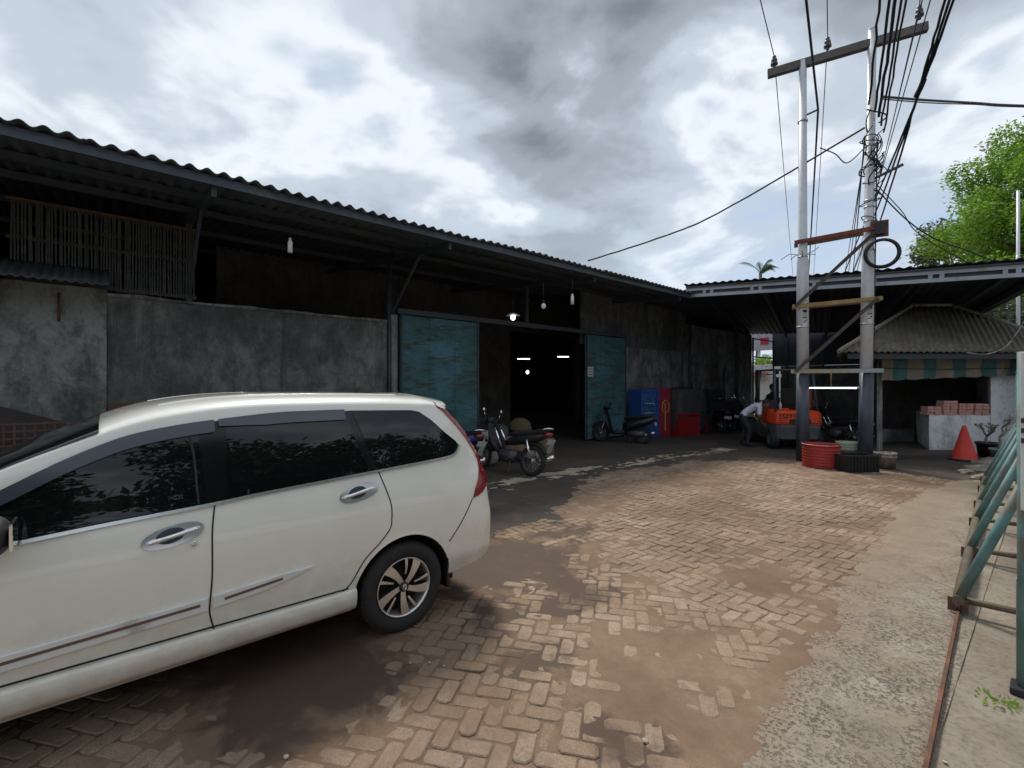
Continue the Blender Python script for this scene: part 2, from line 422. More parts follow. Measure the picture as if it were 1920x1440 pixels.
    M['wall_dark'] = plaster('stained_plaster', (.15, .158, .155), (.27, .275, .265), (.075, .08, .08), .5, 1.3, 1.0)
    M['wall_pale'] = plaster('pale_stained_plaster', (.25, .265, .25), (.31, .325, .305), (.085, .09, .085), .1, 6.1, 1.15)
    M['wall_right'] = plaster('mottled_plaster', (.26, .265, .265), (.42, .42, .42), (.09, .09, .09), .6, 3.7)
    M['wall_white'] = plaster('whitewash', (.80, .82, .85), (.86, .88, .9), (.34, .34, .33), -.6, 9.2)
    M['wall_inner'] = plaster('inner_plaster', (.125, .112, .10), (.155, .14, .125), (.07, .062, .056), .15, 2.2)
    t = NT('peeling_blue_paint'); ps = t.mapping(t.pos(), (1, 1.3, 7)); n = t.noise(1.6, 9, .78, ps, .3); n0 = t.noise(1.1, 6, .7); f = t.noise(6, 8, .8, ps)
    c = t.ramp(n0, [(.35, (.045, .12, .125)), (.5, (.058, .16, .185)), (.68, (.09, .23, .30))])
    c = t.mix(t.ramp(n, [(.5, 0), (.56, .9)]), c, (.055, .065, .05))
    c = t.mix(t.ramp(f, [(.58, 0), (.64, .8)]), c, (.11, .10, .06))
    t.set(color=c, rough=.8); t.bump(t.math('ADD', n, f), .5, .012); M['door_blue'] = t.mat
    # --- metals, paint, plastics
    M['steel_dark'] = paint('dark_painted_steel', (.05, .062, .075), .6, var=.35, scale=5)
    M['steel_blue'] = paint('slate_blue_paint', (.055, .068, .095), .5, var=.35, scale=4, dirt=(.11, .10, .085), dirt_amt=.2)
    M['rail_grey'] = paint('pale_grey_steel', (.38, .41, .46), .55, var=.2, scale=3, dirt=(.26, .26, .26), dirt_amt=.3)
    M['galv'] = paint('galvanised_pole', (.60, .61, .635), .45, .12, var=.12, scale=3, dirt=(.42, .41, .39), dirt_amt=.05)
    M['rust'] = paint('rusty_iron', (.17, .075, .04), .9, var=.5, scale=12, bump=.4, dirt=(.07, .045, .035))
    M['rust_red'] = paint('rusty_red_bar', (.19, .06, .042), .85, var=.4, scale=9, dirt=(.09, .07, .06), dirt_amt=.3)
    M['rust_yellow'] = paint('rusty_yellow_bar', (.33, .255, .10), .8, var=.3, scale=6, dirt=(.27, .12, .06), dirt_amt=.6)
    M['bar_bluegrey'] = paint('blue_grey_bar', (.33, .39, .42), .7, var=.25, scale=6, dirt=(.36, .27, .13), dirt_amt=.55)
    M['crossarm'] = paint('weathered_crossarm', (.13, .115, .105), .85, var=.35, scale=5, bump=.4)
    M['green_pipe'] = paint('green_gate_paint', (.12, .235, .23), .6, var=.35, scale=7, dirt=(.16, .12, .085), dirt_amt=.35)
    M['olive_pipe'] = paint('brown_green_gate_paint', (.14, .125, .085), .8, var=.35, scale=8, dirt=(.15, .09, .055), dirt_amt=.5)
    M['black'] = paint('black_plastic', (.016, .016, .018), .5, var=.3, bump=.1)
    M['black_matte'] = paint('black_matte', (.02, .02, .021), .85, var=.4)
    M['rubber'] = paint('tyre_rubber', (.022, .022, .023), .8, var=.3, scale=14, bump=.3)
    M['cable'] = paint('cable_black', (.013, .014, .018), .6, var=.1, bump=0)
    t = NT('chrome'); t.set(color=(.82, .82, .83), rough=.1, metal=1.0); M['chrome'] = t.mat
    t = NT('brushed_chrome'); t.set(color=(.86, .86, .87), rough=.22, metal=1.0); M['chrome_strip'] = t.mat
    M['alu'] = paint('dull_aluminium', (.46, .46, .46), .42, .9, var=.25, scale=20)
    M['mirror_glass'] = paint('mirror_glass', (.9, .9, .9), .04, 1, var=.02, bump=0)
    M['insulator'] = paint('brown_porcelain', (.06, .045, .045), .3, var=.2)
    M['red_plastic'] = paint('red_drum_paint', (.42, .026, .026), .55, var=.25, scale=9, dirt=(.20, .04, .03), dirt_amt=.5)
    M['cone_red'] = paint('cone_red', (.62, .040, .025), .6, var=.2, scale=10, dirt=(.36, .06, .045), dirt_amt=.4)
    M['orange'] = paint('forklift_orange', (.85, .085, .02), .38, var=.12, scale=5, dirt=(.42, .05, .02), dirt_amt=.15)
    M['forklift_grey'] = paint('forklift_grey', (.105, .11, .115), .6, var=.3, scale=5)
    M['white_paint'] = paint('white_paint', (.72, .73, .73), .5, var=.12, scale=5, dirt=(.42, .41, .38), dirt_amt=.2)
    M['offwhite'] = paint('dirty_white', (.48, .45, .40), .8, var=.35, scale=12, dirt=(.13, .10, .075), dirt_amt=.55)
    M['blue'] = paint('blue_paint', (.025, .085, .34), .5, var=.25, scale=6)
    M['navy'] = paint('navy_plastic', (.018, .03, .085), .4, var=.3)
    M['crimson'] = paint('crimson_paint', (.36, .026, .058), .55, var=.25, scale=6)
    M['red_crate'] = paint('red_crate', (.36, .012, .02), .5, var=.25, scale=6)
    M['brown_wood'] = paint('brown_board', (.125, .072, .048), .85, var=.35, scale=9)
    M['cardboard'] = paint('cardboard', (.24, .155, .09), .9, var=.2, scale=9)
    M['sack'] = paint('woven_sack', (.42, .40, .37), .9, var=.2, scale=14)
    M['straw'] = paint('straw_basket', (.10, .08, .04), .9, var=.35, scale=20)
    M['yellow'] = paint('yellow_handle', (.56, .43, .08), .6, var=.2)
    M['brick_pink'] = paint('pink_block', (.60, .32, .28), .85, var=.28, scale=24, bump=.4)
    M['skin'] = paint('skin', (.23, .12, .075), .6, var=.1, bump=0)
    M['hair'] = paint('hair', (.012, .01, .01), .6, var=.2)
    M['shirt'] = paint('pale_striped_shirt', (.66, .70, .80), .9, var=.2, scale=26)
    M['trousers'] = paint('dark_trousers', (.024, .026, .034), .9, var=.2)
    M['tarp'] = paint('grey_tarpaulin', (.06, .064, .066), .75, var=.35, scale=5)
    M['plate_white'] = paint('plate_white', (.55, .56, .57), .5, var=.1)
    M['red_lens'] = paint('red_lens', (.25, .008, .012), .12, var=.15, bump=0, coat=1.0)
    M['lamp_on'] = emit('lit_lamp', (1, .97, .92), 5)
    M['tube_on'] = emit('lit_tube', (.95, .98, 1), 2.4)
    M['bulb_off'] = paint('unlit_bulb', (.75, .75, .72), .3, var=.05)
    # --- roofs
    t = NT('old_fibre_cement'); n = t.noise(1.6, 8, .72); f = t.noise(16, 7, .75)
    c = t.ramp(n, [(.3, (.095, .085, .075)), (.55, (.155, .138, .12)), (.75, (.21, .19, .165))])
    c = t.mix(t.ramp(f, [(.52, 0), (.68, .6)]), c, (.07, .064, .055))
    lic = t.noise(9, 8, .8, t.mapping(t.pos(), (1, 1, 1), (3, 1, 8)))
    sz = t.N.new('ShaderNodeSeparateXYZ'); t.L.new(t.pos(), sz.inputs[0])
    lowz = t.ramp(t.math('ADD', sz.outputs[2], t.math('MULTIPLY', lic, .9)), [(.0, 1), (1, 0)])
    lm = t.math('MULTIPLY', t.ramp(lic, [(.5, 0), (.62, .8)]), t.ramp(t.math('SUBTRACT', sz.outputs[2], 2.35), [(.1, 1), (.55, .12)]))
    c = t.mix(lm, c, (.36, .31, .2))
    t.set(color=c, rough=.95, spec=.2); t.bump(f, .5, .01); M['fibre'] = t.mat
    M['roof_sheet'] = paint('dark_roof_sheet', (.075, .09, .098), .7, var=.35, scale=2.5, bump=.3, dirt=(.045, .05, .052), dirt_amt=.4)
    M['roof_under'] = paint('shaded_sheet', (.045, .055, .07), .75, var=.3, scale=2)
    t = NT('striped_canvas'); o = t.objc(); so = t.N.new('ShaderNodeSeparateXYZ'); t.L.new(o, so.inputs[0])
    fr = t.math('FRACT', t.math('DIVIDE', so.outputs[0], .70))
    stripe = t.math('GREATER_THAN', fr, .5)
    c = t.mix(stripe, (.21, .18, .14), (.045, .12, .112)); n = t.noise(5, 7, .7)
    c = t.mix(t.ramp(n, [(.5, 0), (.75, .6)]), c, (.16, .14, .11))
    t.set(color=c, rough=.9); t.bump(t.noise(6, 4), .4, .03); M['canvas'] = t.mat
    # --- car
    t = NT('pearl_white_paint'); o = t.objc(); so = t.N.new('ShaderNodeSeparateXYZ'); t.L.new(o, so.inputs[0])
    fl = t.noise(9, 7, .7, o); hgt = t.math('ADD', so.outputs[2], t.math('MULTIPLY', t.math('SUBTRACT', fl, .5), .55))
    dust_brown = t.math('MULTIPLY', t.ramp(hgt, [(.22, .8), (.66, .0)]), t.ramp(t.noise(3, 5, .6, o), [(.3, .35), (.7, 1)]))  # brown, duller tint growing towards the bottom of the body, broken by noise
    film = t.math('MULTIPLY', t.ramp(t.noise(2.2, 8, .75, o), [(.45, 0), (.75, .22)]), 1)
    c = t.mix(film, (.83, .812, .74), (.66, .63, .55)); c = t.mix(dust_brown, c, (.34, .27, .20))
    t.set(color=c, rough=t.mix(dust_brown, .28, .7), coat=t.mix(dust_brown, 1.0, .3), coat_rough=.025, spec=.5); M['car_white'] = t.mat
    t = NT('tinted_glass'); t.set(color=(.006, .007, .008), rough=.015, spec=.5); M['glass'] = t.mat
    t = NT('smoked_acrylic'); t.set(color=(.055, .062, .085), rough=.16, spec=.5, coat=.4, coat_rough=.1); M['visor'] = t.mat
    t = NT('piano_black'); t.set(color=(.008, .008, .010), rough=.10, spec=.4); M['piano'] = t.mat
    t = NT('machined_alloy'); o = t.objc(); n = t.noise(160, 3, .5, t.mapping(o, (1, 1, 1)))
    t.set(color=t.ramp(n, [(.3, (.66, .62, .57)), (.7, (.80, .75, .70))]), rough=.3, metal=.75); M['alloy'] = t.mat
    M['brown_strip'] = paint('brown_strip', (.15, .095, .07), .4, var=.1, bump=0)
    # --- plants
    def leaf(name, a, b, trans=.5):
        t = NT(name); g = t.N.new('ShaderNodeNewGeometry'); n = t.noise(.9, 4)
        c = t.ramp(t.math('ADD', t.math('MULTIPLY', g.outputs['Random Per Island'], .55), t.math('MULTIPLY', n, .45)), [(.15, a), (.85, b)])
        t.set(color=c, rough=.55, spec=.3)
        tr = t.N.new('ShaderNodeBsdfTranslucent'); t.L.new(t.mix(.5, c, (.16, .30, .03), 'ADD'), tr.inputs[0])
        mx = t.N.new('ShaderNodeMixShader'); mx.inputs[0].default_value = trans
        t.L.new(t.bsdf.outputs[0], mx.inputs[1]); t.L.new(tr.outputs[0], mx.inputs[2]); t.L.new(mx.outputs[0], t.out.inputs[0])
        return t.mat
    M['leaf_bright'] = leaf('fresh_leaf', (.035, .10, .012), (.25, .39, .045), .45)
    M['leaf_dark'] = leaf('dark_leaf', (.02, .05, .018), (.05, .095, .03), .25)
    M['leaf_grey'] = leaf('grey_leaf', (.05, .06, .045), (.11, .12, .09), .25)
    M['bark'] = paint('bark', (.12, .095, .075), .95, var=.4, scale=14, bump=.7)
    return M
M = make_materials()

# ------------------------------------------------------------------ ground
random.seed(4)
def struct(name, me): return tag(link(name, me), kind='structure')
def sheet(name, x0, x1, y0, y1, z, mat, n=1):
    mb = MB()
    mb.add([(x0, y0, z), (x1, y0, z), (x1, y1, z), (x0, y1, z)], [(0, 1, 2, 3)])
    return struct(name, mb.mesh(name, mat))
def heightfield(name, x0, x1, y0, y1, step, fn, mat):
    nx = int((x1-x0)/step)+1; ny = int((y1-y0)/step)+1
    xs = np.linspace(x0, x1, nx); ys = np.linspace(y0, y1, ny)
    V = np.array([(x, y, fn(x, y)) for y in ys for x in xs])
    i = np.arange(nx*ny).reshape(ny, nx)
    F = np.stack([i[:-1, :-1], i[:-1, 1:], i[1:, 1:], i[1:, :-1]], -1).reshape(-1, 4)
    return struct(name, mesh_np(name, V, F, mat, True))
sheet('ground', -600, 600, -600, 600, -.05, M['pavement'])
PX0, PX1, PY0, PY1 = -5.7, -1.08, -1.6, 11.8        # the block-paved part of the yard
def blob(x, y, cx, cy, r): return max(0.0, 1-((x-cx)**2+(y-cy)**2)/(r*r))
DIRT = ((-1.45, 2.5, .85, .75), (-1.15, 3.6, .6, .6), (-2.95, .9, .9, 1.0), (-2.6, 2.3, .5, .55), (-3.5, 3.0, 1.1, 1.0), (-2.0, 10.3, 1.9, .5), (-4.5, 5.2, 1.0, .55), (-4.3, 8.3, 1.2, .5),
        (-1.6, 4.5, .65, .6), (-3.9, 1.0, 1.2, .8), (-2.1, 2.0, .28, .4))
def soil_h(x, y): return -.0072+.0012*fbm(x, y, 6, 3, 3)
def earth_h(x, y):
    b = max((a*blob(x, y, cx, cy, r) for cx, cy, r, a in DIRT), default=0)
    h = -.0069+.0140*(b+.45*fbm(x, y, 1.1, 5, 2)-.02)+.0042*fbm(x, y, 6, 5, 3)+.0018*fbm(x, y, 28, 3, 5)
    return max(-.016, min(.012, h))
yard = heightfield('yard_paving', PX0-.1, -.62, PY0, PY1+.2, .12, soil_h, M['earth'])
heightfield('dust_layer', PX0-.1, -.62, PY0, PY1+.2, .030, earth_h, M['dust_brown'])
def asphalt_h(x, y):
    edge = interp(y, [(-2, -4.35), (2.5, -4.3), (4.2, -4.55), (7, -5.5), (9.5, -5.55), (10.8, -4.6), (11.6, -3.2), (12.4, -1.6)])
    sd = (edge-x)+.55*fbm(x, y, .8, 5, 8)+.28*fbm(x, y, 4, 5, 9)
    if y > 11.3: sd = max(sd, (y-11.6)*1.4+.4*fbm(x, y, .9, 5, 8))
    h = max(-.02, min(.006, sd*.05))
    band = math.exp(-((x-interp(y, [(2, -6.0), (6, -6.25), (12, -5.75)]))/.42)**2) if 3 < y < 12.6 else 0
    hole = band*(1.0+1.5*fbm(x, y*.55, 2.6, 5, 4)+1.2*fbm(x, y*.6, 9, 5, 14)) - .58
    if hole > 0: h -= min(.02, hole*.05)
    return h+.0012*fbm(x, y, 14, 3, 6)
sheet('worn_screed', -7.4, -4.9, 2.5, 13, -.0065, M['screed'])
heightfield('asphalt_apron', -9.6, -.9, -3, 16, .036, asphalt_h, M['asphalt'])
sheet('warehouse_floor', -26, -9.55, -12, 26, .004, M['asphalt'])
sheet('rear_yard', -9.55, 6, 15.95, 45, .003, M['asphalt'])
def strip_h(x, y):
    gl = -.46-.045*(y-4.84)
    edge = interp(y, [(-3, -.75), (1.5, -.80), (2.6, -.93), (3.6, -1.0), (5, -1.10), (8.5, -1.36), (10, -1.3), (12, -1.0)])
    sd = (x-edge)+.10*fbm(x, y, 1.7, 5, 21)+.035*fbm(x, y, 9, 3, 22)
    h = max(-.02, min(.010, sd*.07))
    if x > gl-.03: h = min(h, .004)
    return h+.0045*fbm(x, y, 6, 5, 23)*(1 if y < 5 else .55)+.0022*fbm(x, y, 26, 3, 24)
heightfield('concrete_strip', -1.75, -.36, -3, 13, .028, strip_h, M['concrete'])
def pave_h(x, y): return -.004+.004*fbm(x, y, 2.2, 4, 31)
heightfield('pavement', -.38, 3.2, -4, 15, .06, pave_h, M['pavement'])
sheet('street', 3.2, 9, -60, 60, -.03, M['asphalt'])

# blocks of the paving: herringbone, 22 x 11 cm
def paver_mesh(name, lx, ly, seed):
    r = random.Random(seed); g = .009; a, b = lx/2-g/2, ly/2-g/2
    ring = []
    for (sx, sy) in ((-1, -1), (1, -1), (1, 1), (-1, 1)):
        c = .006+r.random()*.024
        ring.append((sx*a, sy*(b-c)) if sx*sy > 0 else (sx*(a-c), sy*b))
        ring.append((sx*(a-c), sy*b) if sx*sy > 0 else (sx*a, sy*(b-c)))
    n = 8; ch = .0035+r.random()*.003
    vs = [(x, y, -.05) for x, y in ring]+[(x, y, -ch) for x, y in ring]
    vs += [(x*(1-ch/a*1.0), y*(1-ch/b*1.0), r.uniform(-.001, .001)) for x, y in ring]
    fs = []
    for k in (0, 1):
        for i in range(n): fs.append((k*n+i, k*n+(i+1) % n, (k+1)*n+(i+1) % n, (k+1)*n+i))
    fs.append(tuple(range(2*n, 3*n)))
    me = bpy.data.meshes.new(name); me.from_pydata(vs, [], fs); me.materials.append(M['paver']); me.update(); return me
PW = .10
PVAR = {o: [paver_mesh('paver', (2*PW if o == 'h' else PW), (PW if o == 'h' else 2*PW), 10*k+(o == 'h')) for k in range(5)] for o in 'hv'}
def paver_spots():
    out = []
    for (ang, lay) in ((R(-3), 0), (R(36), 1)):
     ca, sa = math.cos(ang), math.sin(ang)
     for i in range(-90, 92):
        for j in range(-90, 140):
            k = (i-j) % 4
            if k == 0: c = ((i+1)*PW, (j+.5)*PW, 'h')
            elif k == 3: c = ((i+.5)*PW, (j+1)*PW, 'v')
            else: continue
            x = -3.2+c[0]*ca-c[1]*sa; y = c[0]*sa+c[1]*ca
            near_lay = y < 3.5+.12*math.sin(x*1.7)+.05*fbm(x, y, 3, 2, 2)
            if near_lay != bool(lay): continue
            if PX0 < x < PX1-.05+.02*fbm(x, y, 1, 2, 1) and PY0 < y < PY1:
                if x > interp(y, [(-3, -.80), (1.5, -.85), (2.6, -.98), (5, -1.14), (8.5, -1.40), (12, -1.2)]): continue
                out.append((x, y, c[2], ang))
    return out
def build_pavers():
    r = random.Random(9); spots = []
    for (x, y, o, a) in paver_spots():
        cz = -SH*x+CH*y; cx = CH*x+SH*y
        vis = cz > .5 and abs(cx/cz) < 1.12 and CAM_H/cz*880 < 730
        under_car = x < -2.85 and y < 2.3
        buried = earth_h(x, y) > .0035
        score = cz if (vis and not under_car and not buried) else 1e3+cz
        spots.append((score, x, y, o, a))
    spots.sort()
    V = []; F = []
    for n, (sc, x, y, o, a) in enumerate(spots):
        me = r.choice(PVAR[o]); z = r.gauss(-.001, .0026)
        rot = Matrix.Translation((x+r.gauss(0, .0015), y+r.gauss(0, .0015), z)) @ Matrix.Rotation(a+r.gauss(0, .016), 4, 'Z') @ Matrix.Rotation(r.gauss(0, .014), 4, 'X') @ Matrix.Rotation(r.gauss(0, .014), 4, 'Y')
        if n < 300 and sc < 900:
            ob = bpy.data.objects.new('paver', me); col.objects.link(ob); ob.parent = yard; ob.matrix_local = rot
        else:
            b = len(V)
            V += [tuple(rot @ v.co) for v in me.vertices]
            F += [[b+i for i in p.vertices] for p in me.polygons]
    me = bpy.data.meshes.new('paver_field'); me.from_pydata(V, [], F); me.materials.append(M['paver']); me.update()
    tag(link('paver_field', me, yard), kind='stuff')
build_pavers()

# ------------------------------------------------------------------ corrugated sheets
def corrugated(mb, p0, eu, lu, ev, lv, pitch=.177, amp=.024, th=.007, tmax=None, nrow=3, jit=0, mi=0):
    """wave runs along eu (length lu); the sheet runs lv along ev; tmax(s) may trim the upper end"""
    eu, ev = Vector(eu).normalized(), Vector(ev).normalized(); nn = eu.cross(ev).normalized()
    if nn.z < 0: nn = -nn
    p0 = Vector(p0); n = max(4, int(lu/pitch*8)); b = len(mb.v)
    rows = nrow; rj = random.Random(77); offs = [(rj.uniform(-1, 1), rj.uniform(-1, 1), rj.uniform(-1, 1)) for _ in range(200)]
    for layer in (0, 1):
        for i in range(n+1):
            s = lu*i/n; h = amp*math.sin(2*math.pi*s/pitch)-layer*th
            tm = lv*(tmax(s/lu) if tmax else 1)
            for r in range(rows+1):
                q = p0+eu*s+ev*(tm*r/rows)+nn*h
                if jit:
                    a, b_, c_ = offs[int(s/.885)]; fr_ = s/.885 % 1
                    q += nn*(jit*.5*(a+c_*(fr_-.5))+jit*.5*math.sin(s*.9))*(1-.5*r/rows)
                    if r == 0: q += ev*jit*1.6*b_
                mb.v.append(tuple(q))
    st = (n+1)*(rows+1)
    def q(a, bb, c, d): mb.f.append([a, bb, c, d]); mb.m.append(mi); mb.sm.append(True)
    for layer in (0, 1):
        for i in range(n):
            for r in range(rows):
                a = b+layer*st+i*(rows+1)+r; f = [a, a+rows+1, a+rows+2, a+1]
                q(*(f if layer == 0 else f[::-1]))
    for i in range(n):
        for r in (0, rows):
            a = b+i*(rows+1)+r; f = [a, a+st, a+st+rows+1, a+rows+1]
            mb.f.append(f if r == 0 else f[::-1]); mb.m.append(mi); mb.sm.append(False)
    return mb

# ------------------------------------------------------------------ warehouse
W = -9.2                                  # plane of its front wall
EX, EZ = -6.75, 4.33                      # eave line
wh = thing('warehouse', 'long open-fronted warehouse with stained plaster walls under a low corrugated roof', 'warehouse', (W, 6, 0))
def wbox(name, mat, c, d, parent=wh, bev=0, **kw): return MB().box(c, d, bev=bev).build(name, mat, parent, True)
def slab(name, mat, y0, y1, z0, z1, x=W, th=.18, parent=wh, bev=.012):
    return wbox(name, mat, (x-th/2, (y0+y1)/2, (z0+z1)/2), (th, y1-y0, z1-z0), parent, bev)
def rough_wall(name, mat, y0, y1, z0, z1, x, seed, top_var=.012, th=.2):
    """plastered wall with an uneven face and an uneven top"""
    ny = int((y1-y0)/.09)+1; nz = int((z1-z0)/.12)+1; V = []; F = []
    for j in range(nz+1):
        for i in range(ny+1):
            y = lerp(y0, y1, i/ny); z = lerp(z0, z1, j/nz)
            d = .007*fbm(y, z, 1.4, 4, seed)+.003*fbm(y, z, 6, 3, seed+1)
            if j == nz: z += top_var*fbm(y, 0, 2.5, 4, seed+3); d -= .012
            V.append((x+d, y, z))
    k = ny+1
    for j in range(nz):
        for i in range(ny): F.append((j*k+i, j*k+i+1, (j+1)*k+i+1, (j+1)*k+i))
    b = len(V)
    for i in range(ny+1): V.append((x-th, V[nz*k+i][1], V[nz*k+i][2]))
    for i in range(ny): F.append((nz*k+i, nz*k+i+1, b+i+1, b+i))
    c = len(V); V += [(x-th, y0, z0), (x-th, y1, z0)]
    F += [(b, b+ny, c+1, c)]
    F += [tuple([c]+[j*k for j in range(nz+1)]+[b]), tuple([c+1]+[b+ny]+[j*k+ny for j in range(nz, -1, -1)])]
    me = bpy.data.meshes.new(name); me.from_pydata(V, [], F); me.materials.append(mat); me.update()
    return link(name, me, wh, True)
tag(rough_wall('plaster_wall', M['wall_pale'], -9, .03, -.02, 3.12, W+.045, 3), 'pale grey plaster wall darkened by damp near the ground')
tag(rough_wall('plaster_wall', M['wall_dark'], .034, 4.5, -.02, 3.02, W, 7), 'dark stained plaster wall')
rough_wall('wall_coping', M['wall_right'], .034, 4.5, 3.022, 3.075, W+.012, 9, .02, .22)
wbox('concrete_post', M['wall_right'], (W-.08, 4.665, 1.6), (.2, .15, 3.2), bev=.01)
MB().tube([(W+.02, 4.545, 0), (W+.02, 4.545, 4.5)], .04, 10).build('drain_pipe', M['steel_dark'], wh, True)
def sliding_door(y0, y1, label):
    d = tag(slab('sliding_door', M['door_blue'], y0, y1, .06, 3.2, W+.075, .05), label)
    n = 3
    for i in range(n):
        a, b = lerp(y0, y1, i/n), lerp(y0, y1, (i+1)/n)
        for k in range(3):
            z0, z1 = lerp(.06, 3.2, k/3), lerp(.06, 3.2, (k+1)/3)
            MB().box((W+.079+.004*((i+k) % 2), (a+b)/2, (z0+z1)/2), (.012, b-a-.012, z1-z0-.014), bev=.003).build('panel', M['door_blue'], d)
    for yy in (y0+.02, y1-.02): MB().box((W+.09, yy, 1.63), (.03, .045, 3.16)).build('door_stile', M['steel_dark'], d)
    d.matrix_parent_inverse = MW[wh.name].inverted()
    return d
sliding_door(4.78, 6.85, 'broad blue-green sliding door with peeling paint')
sliding_door(10.86, 12.84, 'blue-green sliding door partly in shadow with a white notice')
wbox('door_track', M['steel_dark'], (W+.07, 8.8, 3.275), (.09, 8.2, .11))
tag(rough_wall('plaster_wall', M['wall_right'], 12.87, 17.0, -.02, 2.93, W, 12), 'mottled whitish plaster wall behind the cabinets')
wbox('upper_sheet', M['wall_dark'], (W-.12, 13.9, 3.75), (.05, 6.15, 1.64))
MB().tube([(W+.05, 17.03, 0), (W+.05, 17.03, 4.3)], .05, 10).build('post', M['steel_dark'], wh, True)
tag(rough_wall('plaster_wall', M['wall_right'], 17.06, 22.9, -.02, 4.02, W-.02, 15), 'grey plaster wall at the far end of the yard')
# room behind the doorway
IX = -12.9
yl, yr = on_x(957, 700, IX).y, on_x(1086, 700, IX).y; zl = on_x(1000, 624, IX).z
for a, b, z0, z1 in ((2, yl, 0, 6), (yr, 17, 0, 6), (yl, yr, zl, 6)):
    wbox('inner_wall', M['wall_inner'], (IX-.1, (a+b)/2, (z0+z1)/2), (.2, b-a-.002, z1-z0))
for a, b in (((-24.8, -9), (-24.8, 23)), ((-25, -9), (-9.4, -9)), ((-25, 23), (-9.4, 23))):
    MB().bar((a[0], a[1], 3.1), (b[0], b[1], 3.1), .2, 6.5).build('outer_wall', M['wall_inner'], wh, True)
# bamboo screen above the wall
scr = MB().bar((W-.06, -1.0, 3.14), (W-.06, 1.15, 3.14), .04, .05).bar((W-.06, -1.0, 3.72), (W-.06, 1.15, 3.72), .03, .04).bar((W-.06, -1.0, 4.24), (W-.06, 1.15, 4.24), .04, .05).build('bamboo_screen', M['brown_wood'], wh, True)
slat_me = MB().box((0, 0, .52), (.012, .020, 1.12)).mesh('slat', paint('grey_bamboo', (.075, .08, .078), .9, var=.5, scale=9))
rs = random.Random(5)
for i in range(62):
    o = link('slat', slat_me, scr)
    o.location = (W-.035+rs.gauss(0, .004), -.95+i*.0338+rs.gauss(0, .004), 3.15+rs.gauss(0, .015)); o.rotation_euler = (rs.gauss(0, .006), rs.gauss(0, .006), 0)
# lean-to sheet over the pale wall
lt = MB(); corrugated(lt, (W+.80, -9, 3.06), (0, 1, 0), 9.05, (-1, 0, .42), 1.0, .10, .012, .006)
lt.build('lean_to_sheet', M['roof_sheet'], wh, True)
MB().tube([(W+.07, -.48, 3.0), (W+.07, -.48, 2.6)], .015, 6).build('hanging_rod', M['rust'], wh, True)
# roof
slope = R(6); wr = MB()
corrugated(wr, (EX, -9, EZ), (0, 1, 0), 21.9, (-math.cos(slope), 0, math.sin(slope)), 18.3, nrow=8, jit=.016)
roof = wr.build('roof', [M['roof_sheet']], wh, True)
wr2 = MB(); corrugated(wr2, (W+.1, 12.9, EZ+2.55*math.tan(slope)), (0, 1, 0), 10.1, (-math.cos(slope), 0, math.sin(slope)), 15.8, nrow=4)
wr2.build('roof', [M['roof_sheet']], wh, True)
def roofz(x): return EZ+(EX-x)*math.tan(slope)
MB().bar((EX-.13, -9, roofz(EX-.13)-.085), (EX-.13, 12.9, roofz(EX-.13)-.085), .05, .11).build('eave_beam', M['steel_blue'], wh, True)
for x in (-7.92, -9.0, -11, -13.5, -16):
    MB().bar((x, -9, roofz(x)-.085), (x, 12.9, roofz(x)-.085), .06, .10).build('purlin', M['steel_dark'], wh, True)
for y in (-6.5, -2.9, 1.05, 4.6, 8.6, 12.4):
    MB().bar((EX-.2, y, roofz(EX-.2)-.2), (-16, y, roofz(-16)-.22), .06, .12).build('rafter', M['steel_dark'], wh, True)
    if y < 6: MB().bar((W+.02, y, 3.2), (-7.9, y, roofz(-7.9)-.16), .045, .045).build('brace', M['steel_blue'], wh, True)
    if y < 12: MB().bar((W-.1, y, 0 if not 6.8 < y < 10.9 else 3.3), (W-.1, y, roofz(W)-.2), .09, .09).build('post', M['steel_dark'], wh, True)

# ------------------------------------------------------------------ canopy across the end of the yard
CA, CB = Vector((-6.95, 12.84, 4.24)), Vector((.25, 14.9, 3.97))
cdir = (CB-CA).normalized(); cback = Vector((-cdir.y, cdir.x, 0))
cn = thing('yard_canopy', 'wide flat canopy with pale grey lattice fascia over the end of the yard', 'canopy', (-3.35, 13.87, 0))
cl = (CB-CA).length
def cpt(s, b, z=0): return CA+cdir*s+cback*b+Vector((0, 0, z))
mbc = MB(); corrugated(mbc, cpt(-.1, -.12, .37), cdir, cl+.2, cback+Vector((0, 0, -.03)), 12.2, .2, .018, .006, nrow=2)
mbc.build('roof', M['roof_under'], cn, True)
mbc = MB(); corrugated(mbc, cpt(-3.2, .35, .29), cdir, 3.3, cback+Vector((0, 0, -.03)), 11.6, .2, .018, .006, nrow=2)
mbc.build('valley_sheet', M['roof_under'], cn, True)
FH = .22
MB().bar(cpt(-.05, 0, FH), cpt(cl, 0, FH), .07, .085).build('upper_rail', M['rail_grey'], cn, True)
MB().bar(cpt(-.05, 0, .04), cpt(cl, 0, .04), .07, .085).build('lower_rail', M['rail_grey'], cn, True)
MB().bar(cpt(-.05, -.02, FH+.065), cpt(cl, -.02, FH+.065), .12, .04).build('flashing', M['steel_dark'], cn, True)
MB().bar(cpt(-.05, .06, .19), cpt(cl, .06, .19), .02, .22).build('fascia_back', M['steel_blue'], cn, True)
s = .55
while s < cl:
    for ds in (-.10, .10):
        MB().bar(cpt(s+ds, -.005, .085), cpt(s+ds, -.005, FH-.04), .06, .08).build('web_plate', M['rail_grey'], cn, True)
    s += 1.22
for s in (.3, 1.9, 3.5, 5.1, 6.7, cl-.1):
    MB().bar(cpt(s, .1, .18), cpt(s, 12, -.12), .08, .16).build('rafter', M['steel_dark'], cn, True)
